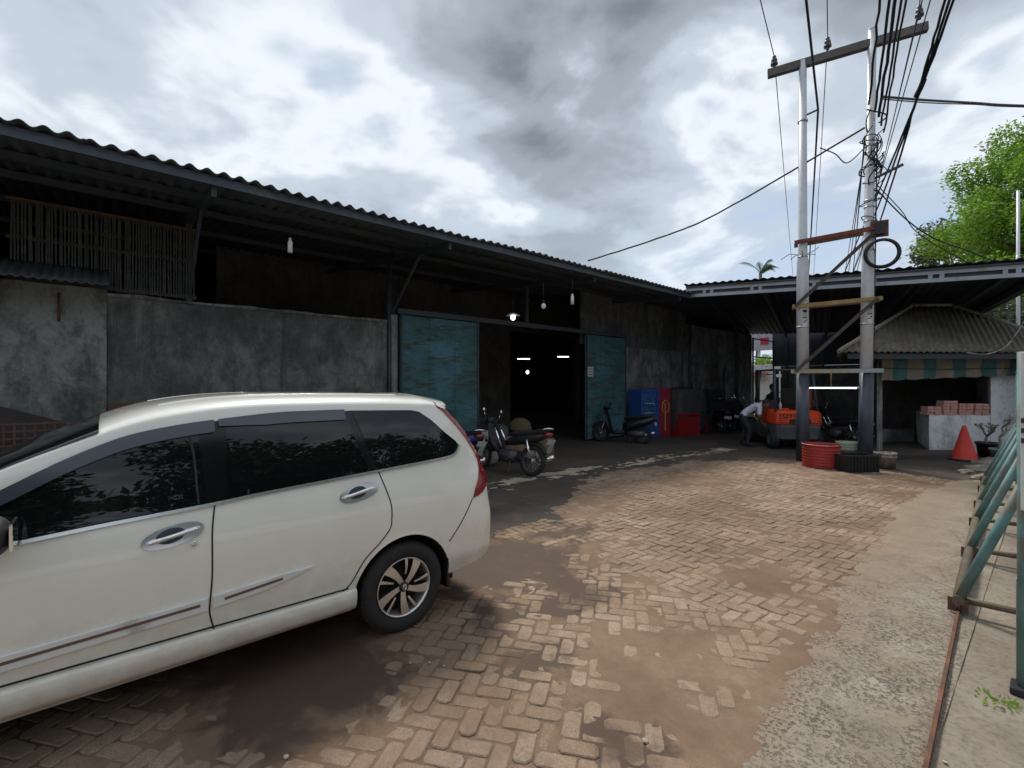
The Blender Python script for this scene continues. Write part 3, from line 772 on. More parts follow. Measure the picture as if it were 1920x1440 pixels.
for b in (1.5, 3.0, 4.5, 6.0, 7.5, 9.0):
    MB().bar(cpt(0, b, .30), cpt(cl, b, .30), .05, .08).build('purlin', M['steel_dark'], cn, True)
for s, b in ((.3, 7.5), (2.6, 11.8), (6.9, 11.5)):
    q = cpt(s, b); MB().bar((q.x, q.y, 0), (q.x, q.y, q.z), .13, .13).build('post', M['steel_dark'], cn, True)
MB().bar(cpt(cl, 0, .2), cpt(cl, 12, -.1), .08, .2).build('side_beam', M['steel_dark'], cn, True)
# closing wall of the rear shed
bw = thing('rear_shed_wall', 'dark slate sheet wall closing the shed under the canopy', 'wall', (-4, 25.6, 0))
MB().box((-3.1, 25.6, 1.3), (11.6, .16, 2.6), bev=.01).build('lower_wall', M['wall_dark'], bw, True)
MB().box((-3.1, 25.62, 3.65), (12.4, .1, 2.08)).build('upper_sheet', M['steel_dark'], bw, True)
for i in range(8): MB().box((-8.6+i*1.55, 25.5, 2.2), (.08, .06, 4.2)).build('stud', M['steel_dark'], bw, True)
# grille in the gap at the end of the warehouse wall
gr = thing('steel_grille', 'black steel grille in the gap beside the grey wall', 'grille', (W, 24.3, 0))
for z in (2.2, 3.0, 3.85): MB().bar((W, 22.95, z), (W, 25.5, z), .05, .05).build('rail', M['black'], gr, True)
for y in (22.98, 25.45): MB().bar((W, y, 0), (W, y, 3.9), .06, .06).build('post', M['black'], gr, True)

# ------------------------------------------------------------------ what shows beyond the gap
nb = thing('neighbour_wall', 'white rendered wall beyond the gap with a red tiled awning', 'wall', (-12, 30.5, 0))
MB().box((-12.5, 30.6, 1.45), (8, .2, 2.9), bev=.01).build('wall', M['white_paint'], nb, True)
aw = MB(); corrugated(aw, (-13.2, 30.0, 2.2), (1, 0, 0), 1.9, (0, 1, .5), .6, .12, .02, .008); aw.build('awning', paint('red_tile', (.30, .10, .075), .9, var=.3), nb, True)
sg = thing('shop_sign', 'tall red and white shop sign standing beyond the white wall', 'sign', (-12.6, 33, 0))
MB().box((-12.9, 33, 4.6), (2.6, .14, 1.3)).build('board', paint('grey_banner', (.40, .37, .42), .7), sg, True)
MB().box((-12.45, 32.91, 4.55), (.5, .03, .45)).build('red_mark', M['crimson'], sg, True)
MB().box((-13.55, 32.91, 4.6), (.45, .03, 1.2)).build('red_stripe', M['crimson'], sg, True)
MB().box((-12.3, 33.2, 5.85), (1.5, .12, .55)).build('red_panel', M['crimson'], sg, True)
MB().bar((-12.9, 33.2, 0), (-12.9, 33.2, 6), .14, .14).build('pole', M['white_paint'], sg, True)

# ------------------------------------------------------------------ kiosk with a hipped roof
ko = place(1742, 11.4)
ki = thing('guard_kiosk', 'small whitewashed kiosk under a hipped corrugated grey roof', 'kiosk', tuple(ko), HEAD)
KS = Matrix(((1, .70, 0, 0), (0, 1, 0, 0), (0, 0, 1, 0), (0, 0, 0, 1)))     # the plan is a skewed quadrilateral
def kbox(name, mat, x0, x1, y0, y1, z0, z1, bev=.012):
    o = MB().box(((x0+x1)/2, (y0+y1)/2, (z0+z1)/2), (x1-x0, y1-y0, z1-z0), bev=bev).build(name, mat, ki)
    o.data.transform(KS); return o
tag(kbox('counter_wall', M['wall_white'], 0, 1.49, 0, .16, 0, .97), 'whitewashed counter with mouldy patches')
kbox('counter_return', M['wall_white'], 0, .14, .162, 1.9, 0, .97)
kbox('pier', M['wall_white'], 1.492, 2.1, -.02, .2, 0, 2.5)
kbox('side_wall', M['wall_white'], 2.0, 2.16, .202, 3.0, 0, 2.5)
kbox('wing_wall', M['wall_white'], 2.104, 2.7, -.55, -.4, 0, 2.42)
kbox('wall', M['wall_inner'], -1.3, 2.0, 2.9, 3.05, 0, 2.5)
kbox('post', M['wall_right'], -1.27, -1.13, -.02, .12, 0, 2.45)
kbox('lintel', M['steel_dark'], -1.3, 2.1, -.1, .1, 2.36, 2.46)
kbox('bench', M['wall_right'], -1.1, -.1, 1.6, 2.1, 0, .45)
tag(kbox('floor_slab', M['asphalt'], -1.6, 1.0, -.75, 2.9, -.02, .12, .02), 'dark low step in front of the kiosk')
ex0, ex1, rx0, rx1, ey0, ey1, ry = -2.14, 3.69, -.18, .89, -.6, 3.4, 1.4
ez, rz_ = 2.46, 3.86
def hip(name, A, B, Rd, tl, tr):
    A, B, Rd = Vector(A), Vector(B), Vector(Rd)      # eave corners; Rd = a ridge point straight up-slope of A's line
    eu = (B-A).normalized(); rel = Rd-A; ev = rel-eu*rel.dot(eu); lv = ev.length
    mb = MB(); corrugated(mb, A, eu, (B-A).length, ev, lv, .15, .02, .006, lambda q: max(.015, min(1, q/tl if tl else 1, (1-q)/tr if tr else 1)), 5)
    mb.build(name, M['fibre'], ki).data.transform(KS)
LX = ex1-ex0
hip('roof_slope', (ex0, ey0, ez), (ex1, ey0, ez), (rx0, ry, rz_), (rx0-ex0)/LX, (ex1-rx1)/LX)
hip('roof_slope', (ex1, ey1, ez), (ex0, ey1, ez), (rx1, ry, rz_), (ex1-rx1)/LX, (rx0-ex0)/LX)
hip('roof_slope', (ex0, ey1, ez), (ex0, ey0, ez), (rx0, ry, rz_), .5, .5)
hip('roof_slope', (ex1, ey0, ez), (ex1, ey1, ez), (rx1, ry, rz_), .5, .5)
pale = paint('lichen_ridge', (.33, .30, .245), .95, var=.35, scale=10, bump=.5)
for a, b in (((ex0-.06, ey0-.06, ez), (rx0, ry, rz_)), ((ex1, ey0, ez), (rx1, ry, rz_)), ((ex0, ey1, ez), (rx0, ry, rz_)), ((ex1, ey1, ez), (rx1, ry, rz_)), ((rx0, ry, rz_), (rx1, ry, rz_))):
    MB().tube([a, b], .055, 8).build('ridge_cap', pale, ki).data.transform(KS)
kbox('fascia', M['steel_dark'], ex0+.15, ex1-.1, ey0+.06, ey0+.12, ez-.16, ez-.03)
for x in (-2.2, -1.2, -.2, .8, 1.8, 2.8): MB().bar((x, ey0+.1, ez-.05), (x, 1.4, ez-.05), .06, .09).build('joist', M['steel_dark'], ki).data.transform(KS)
cv = []; cf = []; nx, nz = 64, 8
for j in range(nz+1):
    for i in range(nx+1):
        x = lerp(-1.32, 1.98, i/nx); z = lerp(2.44, lerp(1.80, 1.93, i/nx)+.012*math.sin(i*.7), j/nz)
        cv.append((x, -.22+.05*(j/nz)*math.sin(i*.55)+.015*math.sin(i*1.7+j), z))
for j in range(nz):
    for i in range(nx): a = j*(nx+1)+i; cf.append((a, a+nx+1, a+nx+2, a+1))
cm = bpy.data.meshes.new('awning_curtain'); cm.from_pydata(cv, [], cf); cm.materials.append(M['canvas']); cm.update()
for p in cm.polygons: p.use_smooth = True
tag(link('awning_curtain', cm, ki), 'faded green and beige striped canvas')
MB().tube([(-1.4, -.24, 2.1), (0, -.27, 2.07), (2.0, -.24, 2.1)], .008, 6).build('curtain_cord', M['cable'], ki)

# ------------------------------------------------------------------ the white people carrier
# local axes: x = out of the side that faces the gate, y = towards the rear (0 at the rear axle), z = up
car = thing('minivan', 'pearl white family minivan with dark window visors parked in front of the warehouse', 'car', (-2.93-.83, 1.58, 0))
w_tab = smooth_tab([(.15, .745), (.28, .780), (.42, .808), (.60, .826), (.78, .833), (.90, .826), (1.0, .804), (1.08, .779), (1.16, .760), (1.30, .726), (1.50, .668), (1.66, .612)])
p_tab = smooth_tab([(-3.42, .52), (-3.38, .68), (-3.28, .82), (-3.1, .915), (-2.85, .97), (-2.45, 1.0), (.20, 1.0), (.45, .990), (.60, .965), (.72, .92), (.80, .85), (.845, .74), (.86, .60)])
t_tab = smooth_tab([(-3.42, .58), (-3.39, .70), (-3.32, .80), (-3.1, .89), (-2.85, .965), (-2.62, 1.035), (-2.3, 1.19), (-1.92, 1.375), (-1.66, 1.495), (-1.55, 1.545), (-1.42, 1.59), (-1.25, 1.625), (-1.05, 1.648), (-.7, 1.660), (-.2, 1.655), (.15, 1.641), (.33, 1.620), (.42, 1.575), (.50, 1.485), (.58, 1.375), (.66, 1.255), (.73, 1.13), (.785, 1.0), (.82, .90), (.845, .78), (.86, .62)])
b_tab = smooth_tab([(-3.42, .40), (-3.3, .27), (-3.0, .23), (-2.2, .25), (-.5, .25), (.3, .28), (.42, .30), (.75, .355), (.86, .42)])
d_tab = smooth_tab([(-3.42, .10), (-2.7, .06), (-2.5, .05), (-1.9, .045), (-1.55, .07), (-1.2, .085), (.2, .09), (.40, .06), (.55, .045), (.86, .05)])
pl_tab = smooth_tab([(-3.42, .60), (-3.38, .76), (-3.28, .88), (-3.1, .955), (-2.85, .985), (-2.45, 1.0), (.30, 1.0), (.56, .992), (.70, .970), (.78, .93), (.83, .86), (.852, .78), (.86, .70)])
def half_w(u, z):
    f = min(1, max(0, (z-.62)/.28)); f = f*f*(3-2*f)
    w = w_tab(z)*lerp(pl_tab(u), p_tab(u), f)
    if u > .25: w += .012*math.exp(-((z-.42)/.05)**2)*min(1, (u-.25)/.2)
    return w
def top_of(u): return t_tab(u)
def sh_of(u): return t_tab(u)-d_tab(u)
def skin(u, z):
    """the side of the body as a point (x, y, z)"""
    zs, zt = sh_of(u), top_of(u)
    if z <= zs: return Vector((half_w(u, z), u, z))
    q = min(.55, (z-zs)/(zt-zs)); a = math.asin(q); z = zs+(zt-zs)*q
    return Vector((half_w(u, zs)*math.sqrt(max(0, math.cos(a))), u, z))
def skin_n(u, z):
    e = .006; n = (skin(u+e, z)-skin(u-e, z)).cross(skin(u, z+e)-skin(u, z-e))
    if n.x < 0: n = -n
    return n.normalized() if n.length > 1e-9 else Vector((1, 0, 0))
def on_skin(u, z, off): return skin(u, z)+skin_n(u, z)*off

us = sorted(set([round(x, 4) for x in np.linspace(-3.42, -2.4, 26)]+[round(x, 4) for x in np.linspace(-2.4, .2, 54)]+[round(x, 4) for x in np.linspace(.2, .86, 38)]))
NS, NR = 30, 12
bv = []; bf = []
def half_section(u):
    zb, zs, zt = b_tab(u), sh_of(u), top_of(u); out = []
    for i in range(NS): z = lerp(zb, zs, i/(NS-1)); out.append((half_w(u, z), z))
    ws = half_w(u, zs)
    for i in range(1, NR+1):
        a = math.pi/2*i/NR; out.append((ws*math.sqrt(max(0, math.cos(a))), lerp(zs, zt, math.sin(a))))
    return out
K = 2*(NS+NR)-1
for u in us:
    h = half_section(u)
    for (x, z) in h: bv.append((x, u, z))
    for (x, z) in h[-2::-1]: bv.append((-x, u, z))
for i in range(len(us)-1):
    for j in range(K):
        j2 = (j+1) % K
        bf.append((i*K+j, (i+1)*K+j, (i+1)*K+j2, i*K+j2))
bf.append(tuple(range(K))); bf.append(tuple(range((len(us)-1)*K, len(us)*K))[::-1])
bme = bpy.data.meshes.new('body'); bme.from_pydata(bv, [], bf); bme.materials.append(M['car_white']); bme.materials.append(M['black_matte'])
bmh = bmesh.new(); bmh.from_mesh(bme); bmesh.ops.recalc_face_normals(bmh, faces=bmh.faces); bmh.to_mesh(bme); bmh.free()
body = link('body', bme, car)
cut = MB()
for ya in (0.0, -2.655):
    for sx in (-1, 1):
        Mx = Matrix.Translation((sx*.70, ya, .305)) @ Matrix.Rotation(R(90), 4, 'Y')
        cut.lathe([(.372, -.26), (.372, .26)], 48, Mx, caps=(True, True))
cme = cut.mesh('cutter', M['black_matte']); bmh = bmesh.new(); bmh.from_mesh(cme); bmesh.ops.recalc_face_normals(bmh, faces=bmh.faces); bmh.to_mesh(cme); bmh.free()
cuto = link('cutter', cme, car)
mod = body.modifiers.new('arches', 'BOOLEAN'); mod.operation = 'DIFFERENCE'; mod.object = cuto; mod.solver = 'EXACT'
baked(body); bpy.data.objects.remove(cuto)
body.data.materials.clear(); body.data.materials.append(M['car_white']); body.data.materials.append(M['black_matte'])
for p in body.data.polygons:
    p.use_smooth = True; p.material_index = 0
    for ya in (0.0, -2.655):
        if all(math.hypot(body.data.vertices[i].co.y-ya, body.data.vertices[i].co.z-.305) < .3735 for i in p.vertices) and abs(p.center.x) < .9:
            p.material_index = 1; p.use_smooth = False
body.data.update()
try: body.data.set_sharp_from_angle(angle=R(32))
except Exception: pass

def skin_patch(name, poly, off, mat, parent=car, th=.0, grid=.03, side=1):
    """panel of the outline poly (u, z) lying on the body at height off, with thickness th"""
    bm = bmesh.new(); bm.faces.new([bm.verts.new((u, z, 0)) for u, z in poly])
    u0, u1 = min(p[0] for p in poly), max(p[0] for p in poly); z0, z1 = min(p[1] for p in poly), max(p[1] for p in poly)
    for k in range(1, int((u1-u0)/grid)+1):
        bmesh.ops.bisect_plane(bm, geom=bm.verts[:]+bm.edges[:]+bm.faces[:], plane_co=(u0+k*grid, 0, 0), plane_no=(1, 0, 0), dist=1e-5)
    for k in range(1, int((z1-z0)/grid)+1):
        bmesh.ops.bisect_plane(bm, geom=bm.verts[:]+bm.edges[:]+bm.faces[:], plane_co=(0, z0+k*grid, 0), plane_no=(0, 1, 0), dist=1e-5)
    bmesh.ops.triangulate(bm, faces=[f for f in bm.faces if len(f.verts) > 4])
    uz = [(v.co.x, v.co.y) for v in bm.verts]; bm.verts.index_update()
    n = len(uz); faces = [[v.index for v in f.verts] for f in bm.faces]
    rim = [[v.index for v in e.verts] for e in bm.edges if len(e.link_faces) == 1]
    V = [on_skin(u, z, off) for u, z in uz]
    lo = off-max(th, .004); V += [on_skin(u, z, lo) for u, z in uz]
    bm.free()
    if side < 0: V = [Vector((-v.x, v.y, v.z)) for v in V]
    F = faces+[[a, b, b+n, a+n] for a, b in rim]
    me = bpy.data.meshes.new(name); me.from_pydata([tuple(v) for v in V], [], F); me.materials.append(mat)
    b2 = bmesh.new(); b2.from_mesh(me); bmesh.ops.recalc_face_normals(b2, faces=b2.faces)
    big = [f for f in b2.faces]
    s = sum(f.normal.x*f.calc_area() for f in big)
    if s*side < 0: bmesh.ops.reverse_faces(b2, faces=b2.faces)
    b2.to_mesh(me); b2.free()
    for p in me.polygons: p.use_smooth = True
    try: me.set_sharp_from_angle(angle=R(40))
    except Exception: pass
    return link(name, me, parent)
def resample(pts, step):
    out = [pts[0]]
    for a, b in zip(pts, pts[1:]):
        L = math.hypot(b[0]-a[0], b[1]-a[1]); n = max(1, int(L/step))
        for k in range(1, n+1): out.append((lerp(a[0], b[0], k/n), lerp(a[1], b[1], k/n)))
    return out
def smooth_line(pts, n=10):
    P = [Vector((p[0], p[1])) for p in pts]; out = []
    for i in range(len(P)-1):
        a, b, c, d = P[max(0, i-1)], P[i], P[i+1], P[min(len(P)-1, i+2)]
        for k in range(n):
            t = k/n
            q = .5*((2*b)+(c-a)*t+(2*a-5*b+4*c-d)*t*t+(3*b-a-3*c+d)*t**3); out.append((q.x, q.y))
    out.append(tuple(P[-1])); return out
def skin_strip(name, pts, w, off, mat, parent=car, h=.006, side=1):
    """raised strip of width w following a line on the body"""
    pts = resample(pts, .025); mb = MB(); V = []; n = len(pts)
    for i, (u, z) in enumerate(pts):
        a, b = pts[max(0, i-1)], pts[min(n-1, i+1)]; t = Vector((b[0]-a[0], b[1]-a[1])).normalized(); nn = Vector((-t.y, t.x))
        for s_, o in ((-.5, off-h), (-.42, off), (.42, off), (.5, off-h)):
            q = on_skin(u+nn.x*w*s_, z+nn.y*w*s_, o); V.append((q.x*side, q.y, q.z))
    F = []
    for i in range(n-1):
        for k in range(3): F.append((i*4+k, i*4+k+1, (i+1)*4+k+1, (i+1)*4+k))
    F += [(0, 1, 2, 3), ((n-1)*4+3, (n-1)*4+2, (n-1)*4+1, (n-1)*4)]
    me = bpy.data.meshes.new(name); me.from_pydata(V, [], F); me.materials.append(mat)
    b2 = bmesh.new(); b2.from_mesh(me); bmesh.ops.recalc_face_normals(b2, faces=b2.faces)
    if sum(f.normal.x*f.calc_area() for f in b2.faces)*side < 0: bmesh.ops.reverse_faces(b2, faces=b2.faces)
    b2.to_mesh(me); b2.free(); return link(name, me, parent)

belt = [(-2.42, .985), (-2.2, 1.0), (-1.92, 1.020), (-1.567, 1.045), (-1.123, 1.070), (-.873, 1.090), (-.186, 1.130), (.20, 1.153), (.395, 1.168), (.465, 1.192), (.505, 1.243)]
wtop = [(-2.42, .995), (-2.2, 1.105), (-1.928, 1.245), (-1.729, 1.352), (-1.62, 1.402), (-1.505, 1.446), (-1.313, 1.486), (-1.07, 1.514), (-.674, 1.540), (-.319, 1.540), (.12, 1.527), (.19, 1.512), (.28, 1.45), (.385, 1.352), (.475, 1.28)]
belt_f, wtop_f = smooth_tab(belt[:-2]), smooth_tab(wtop)
def between(u0, u1, lo, hi, n=24, d_lo=0, d_hi=0, s0=0, s1=0):
    """outline between the belt line and the window top; s0/s1 slant the ends"""
    a = [(lerp(u0, u1, i/n), lo(lerp(u0, u1, i/n))+d_lo) for i in range(n+1)]
    b = [(lerp(u0+s0, u1+s1, i/n), hi(lerp(u0+s0, u1+s1, i/n))-d_hi) for i in range(n+1)]
    return a+b[::-1]
for sd in (1, -1):
    dlo = belt+[(.475, 1.28)]+wtop[-2::-1]
    skin_patch('window_surround', dlo, .004, M['piano'], side=sd)
    fg = [(u, belt_f(u)+.014) for u in np.linspace(-2.28, -1.17, 30)]+[(-1.18, 1.30), (-1.195, wtop_f(-1.195)-.02)]+[(u, wtop_f(u)-.02) for u in np.linspace(-1.24, -2.25, 30)]
    skin_patch('door_glass', fg, .007, M['glass'], side=sd)
    rg = [(u, belt_f(u)+.014) for u in np.linspace(-1.06, -.235, 20)]+[(-.305, 1.30), (-.36, wtop_f(-.36)-.02)]+[(u, wtop_f(u)-.02) for u in np.linspace(-.39, -1.06, 16)]
    skin_patch('door_glass', rg, .007, M['glass'], side=sd)
    qg = [(u, belt_f(u)+.016) for u in np.linspace(-.185, .38, 16)]+[(.445, 1.198), (.478, 1.245), (.45, 1.286), (.365, 1.35), (.265, 1.44), (.18, 1.497), (.11, 1.509)]+[(u, wtop_f(u)-.02) for u in np.linspace(.05, -.315, 10)]
    skin_patch('quarter_glass', qg, .007, M['glass'], side=sd)
    skin_strip('glass_divider', [(-1.2, belt_f(-1.2)+.015), (-1.215, 1.34), (-1.23, wtop_f(-1.23)-.07)], .012, .0115, M['black'], side=sd)
    skin_strip('chrome_belt_strip', smooth_line(belt, 6), .019, .012, M['chrome_strip'], side=sd, h=.010)
    for a, b, nm in ((-2.30, -1.115, 'window_visor'), (-1.095, -.375, 'window_visor')):
        uu = list(np.linspace(a, b, 40)); low = .062
        poly = [(u, wtop_f(u)-low*min(1, .55+.45*(u-a)/.25)) for u in uu]+[(u, wtop_f(u)+.004) for u in uu[::-1]]
        skin_patch(nm, poly, .024, M['visor'], th=.016, side=sd, grid=.022)
    # gaps between the panels
    for nm, pts in (('door_gap', [(-1.128, 1.062), (-1.144, .925), (-1.146, .697), (-1.156, .53), (-1.150, .47), (-1.134, .405)]),
                    ('door_gap', [(-.175, 1.122), (-.14, 1.01), (-.112, .90), (-.112, .80), (-.124, .745), (-.187, .672), (-.298, .574), (-.375, .455), (-.415, .415), (-.44, .405)]),
                    ('door_gap', [(-2.28, .985), (-2.33, .8), (-2.34, .6), (-2.28, .42)]),
                    ('bumper_gap', [(.58, .836), (.48, .70), (.40, .60), (.355, .55)]),
                    ('hatch_gap', [(.36, 1.60), (.35, 1.56), (.37, 1.53)])):
        skin_strip(nm, smooth_line(pts, 6), .0085, .0022, M['black_matte'], side=sd, h=.003)
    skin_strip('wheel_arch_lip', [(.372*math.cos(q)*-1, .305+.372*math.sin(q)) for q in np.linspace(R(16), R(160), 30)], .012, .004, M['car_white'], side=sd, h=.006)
    # side mouldings and the skirt
    fm = [(-2.2, .485), (-1.165, .525), (-1.165, .588), (-2.2, .552)]
    skin_patch('side_moulding', fm, .016, M['white_paint'], th=.02, side=sd)
    skin_strip('moulding_stripe', [(-2.18, .522), (-1.20, .562)], .016, .0185, M['brown_strip'], side=sd)
    rm = [(-1.14, .532), (-.90, .552), (-.74, .590), (-.628, .622), (-.80, .618), (-1.14, .592)]
    skin_patch('side_moulding', rm, .016, M['white_paint'], th=.02, side=sd)
    skin_strip('moulding_stripe', [(-1.09, .566), (-.80, .596)], .016, .0185, M['brown_strip'], side=sd)
    sk = MB(); prof = [(.785, .40), (.832, .415), (.846, .40), (.850, .365), (.842, .315), (.822, .281), (.79, .276)]
    n = 26
    for i in range(n+1):
        u = lerp(-2.27, -.352, i/n); e = 1-.03*max(0, 1-i/3)-.02*max(0, 1-(n-i)/2)
        for (x, z) in prof: sk.v.append((x*e*sd, u, z-.014*(i/n)+.005))
    m_ = len(prof)
    for i in range(n):
        for k in range(m_-1):
            f = [i*m_+k, (i+1)*m_+k, (i+1)*m_+k+1, i*m_+k+1]
            sk.f.append(f if sd < 0 else f[::-1]); sk.m.append(0); sk.sm.append(True)
    sk.f.append(list(range(m_))); sk.m.append(0); sk.sm.append(False)
    sk.f.append(list(range(n*m_, (n+1)*m_))[::-1]); sk.m.append(0); sk.sm.append(False)
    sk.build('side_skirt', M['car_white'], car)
    skin_strip('skirt_gap', [(-2.25, .428), (-.40, .412)], .009, .004, M['black_matte'], side=sd)
    # door handles: chrome bowl, dark cup and a grip across it
    for hu, hz, rot, key in ((-1.312, .945, .165, True), (-.325, 1.012, .165, False)):
        cr, sr = math.cos(rot), math.sin(rot)
        def el(a, b, n=28, du=0, dz=0, pw=1.0): return [(hu+(du+a*math.copysign(abs(math.cos(q))**pw, math.cos(q)))*cr-(dz+b*math.sin(q))*sr, hz+(du+a*math.copysign(abs(math.cos(q))**pw, math.cos(q)))*sr+(dz+b*math.sin(q))*cr) for q in np.linspace(0, 2*math.pi, n, endpoint=False)]
        hb = skin_patch('door_handle', el(.133, .050, pw=.8), .006, M['chrome_strip'], th=.012, side=sd, grid=.012)
        skin_patch('handle_cup', el(.062, .036, du=-.012, dz=.004), .0085, M['steel_dark'], hb, side=sd, grid=.012)
        g = []
        for q in np.linspace(-1, 1, 13):
            v = on_skin(hu+.112*q*cr, hz+.112*q*sr, .012+.026*math.sqrt(1-(q*.97)**2)); g.append((v.x*sd, v.y, v.z))
        MB().tube(g, [.008]+[.0115]*11+[.008], 8).build('handle_grip', M['chrome'], hb)
        if key:
            v = on_skin(hu+.085, hz-.055, .004); MB().lathe([(.014, -.004), (.014, .006), (.010, .009), (0, .009)], 14, Matrix.Translation((v.x*sd, v.y, v.z)) @ Matrix.Rotation(R(90*sd), 4, 'Y')).build('key_lock', M['chrome'], hb)
    # tail lamp wrapping the corner
    tl_out = [(.36, 1.545), (.415, 1.525), (.50, 1.44), (.58, 1.335), (.655, 1.235), (.715, 1.14), (.755, 1.05), (.772, .97), (.755, .895), (.70, .862), (.64, .845), (.585, .835)]
    tl_in = [(.615, .90), (.665, .97), (.690, 1.04), (.692, 1.10), (.662, 1.172), (.592, 1.28), (.502, 1.395), (.412, 1.495)]
    tlp = skin_patch('tail_lamp', tl_out+tl_in, .009, M['red_lens'], th=.012, side=sd, grid=.02)
    for k in range(3): skin_strip('lamp_rib', [(.655+.012*k, .89+.03*k), (.745, .915+.03*k)], .004, .0105, paint('lens_highlight', (.42, .06, .07), .2, bump=0), tlp, side=sd, h=.003)
    # mirror
    mm = MB().sphere((sd*.945, -1.93, 1.10), (.115, .07, .085), nu=18, nv=12).bar((sd*.76, -2.0, 1.03), (sd*.90, -1.95, 1.07), .06, .05)
    mr = mm.build('wing_mirror', M['black'], car)
    MB().box((sd*.945, -1.862, 1.10), (.16, .012, .11), bev=.005).build('mirror_glass', M['mirror_glass'], mr)
    # mud flap
    MB().box((sd*.70, .375, .34), (.17, .03, .30), bev=.012).build('mud_flap', M['black'], car)
    # headlamp
    hp = [(-3.30, .66), (-3.05, .76), (-2.83, .80), (-2.85, .86), (-3.1, .85), (-3.30, .76)]
    skin_patch('headlamp', hp, .008, M['mirror_glass'], side=sd)

def top_patch(name, u0, u1, a0, mat, off=.004, n=16, m=16):
    """glass lying across the body between two stations"""
    V = []; F = []
    for i in range(n+1):
        u = lerp(u0, u1, i/n); zs, zt, ws = sh_of(u), top_of(u), half_w(u, sh_of(u))
        for j in range(-m, m+1):
            a = lerp(math.pi/2, a0, abs(j)/m); sg_ = 1 if j >= 0 else -1
            V.append((sg_*ws*math.sqrt(max(0, math.cos(a))), u, lerp(zs, zt, math.sin(a))+off))
    k = 2*m+1
    for i in range(n):
        for j in range(k-1): F.append((i*k+j, i*k+j+1, (i+1)*k+j+1, (i+1)*k+j))
    me = bpy.data.meshes.new(name); me.from_pydata(V, [], F); me.materials.append(mat)
    for p in me.polygons: p.use_smooth = True
    return link(name, me, car)
top_patch('windscreen', -2.55, -1.60, R(14), M['glass'], .007)
top_patch('rear_window', .52, .76, R(30), M['glass'], .012)
for x in (-.42, .42):
    rb = []
    for u in np.linspace(-1.35, .12, 30):
        ws, zs, zt = half_w(u, sh_of(u)), sh_of(u), top_of(u); a = math.acos(min(1, (abs(x)/ws)**2)); rb.append((x, u, lerp(zs, zt, math.sin(a))+.001))
    MB().tube(rb, .004, 6).build('roof_rib', M['car_white'], car)
# roof spoiler
sp = MB(); n = 24
for j in range(-n, n+1):
    t = j/n; x = t*.60; e = 1-.22*max(0, abs(t)-.85)/.15
    for (u, z) in ((.10, 1.648), (.32, 1.646), (.50, 1.617), (.535, 1.592), (.52, 1.570), (.43, 1.572), (.32, 1.55)):
        drop = -.062*abs(t)**2.4
        sp.v.append((x, lerp(.22, u, e) if u > .22 else u, z+drop-(1-e)*.012))
k = 7
for j in range(2*n):
    for q in range(k-1): sp.f.append([j*k+q, j*k+q+1, (j+1)*k+q+1, (j+1)*k+q]); sp.m.append(0); sp.sm.append(True)
for e_ in (0, 2*n): sp.f.append([e_*k+q for q in range(k)]); sp.m.append(0); sp.sm.append(False)
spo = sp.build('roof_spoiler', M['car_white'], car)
b2 = bmesh.new(); b2.from_mesh(spo.data); bmesh.ops.recalc_face_normals(b2, faces=b2.faces); b2.to_mesh(spo.data); b2.free()
MB().box((0, .862, .62), (.5, .02, .14)).build('number_plate', M['plate_white'], car)
MB().box((0, -1.3, .22), (1.3, 3.6, .06)).build('floor_pan', M['black_matte'], car)
for y in (0, -2.655): MB().tube([(-.6, y, .3), (.6, y, .3)], .04, 8).build('axle', M['black_matte'], car)

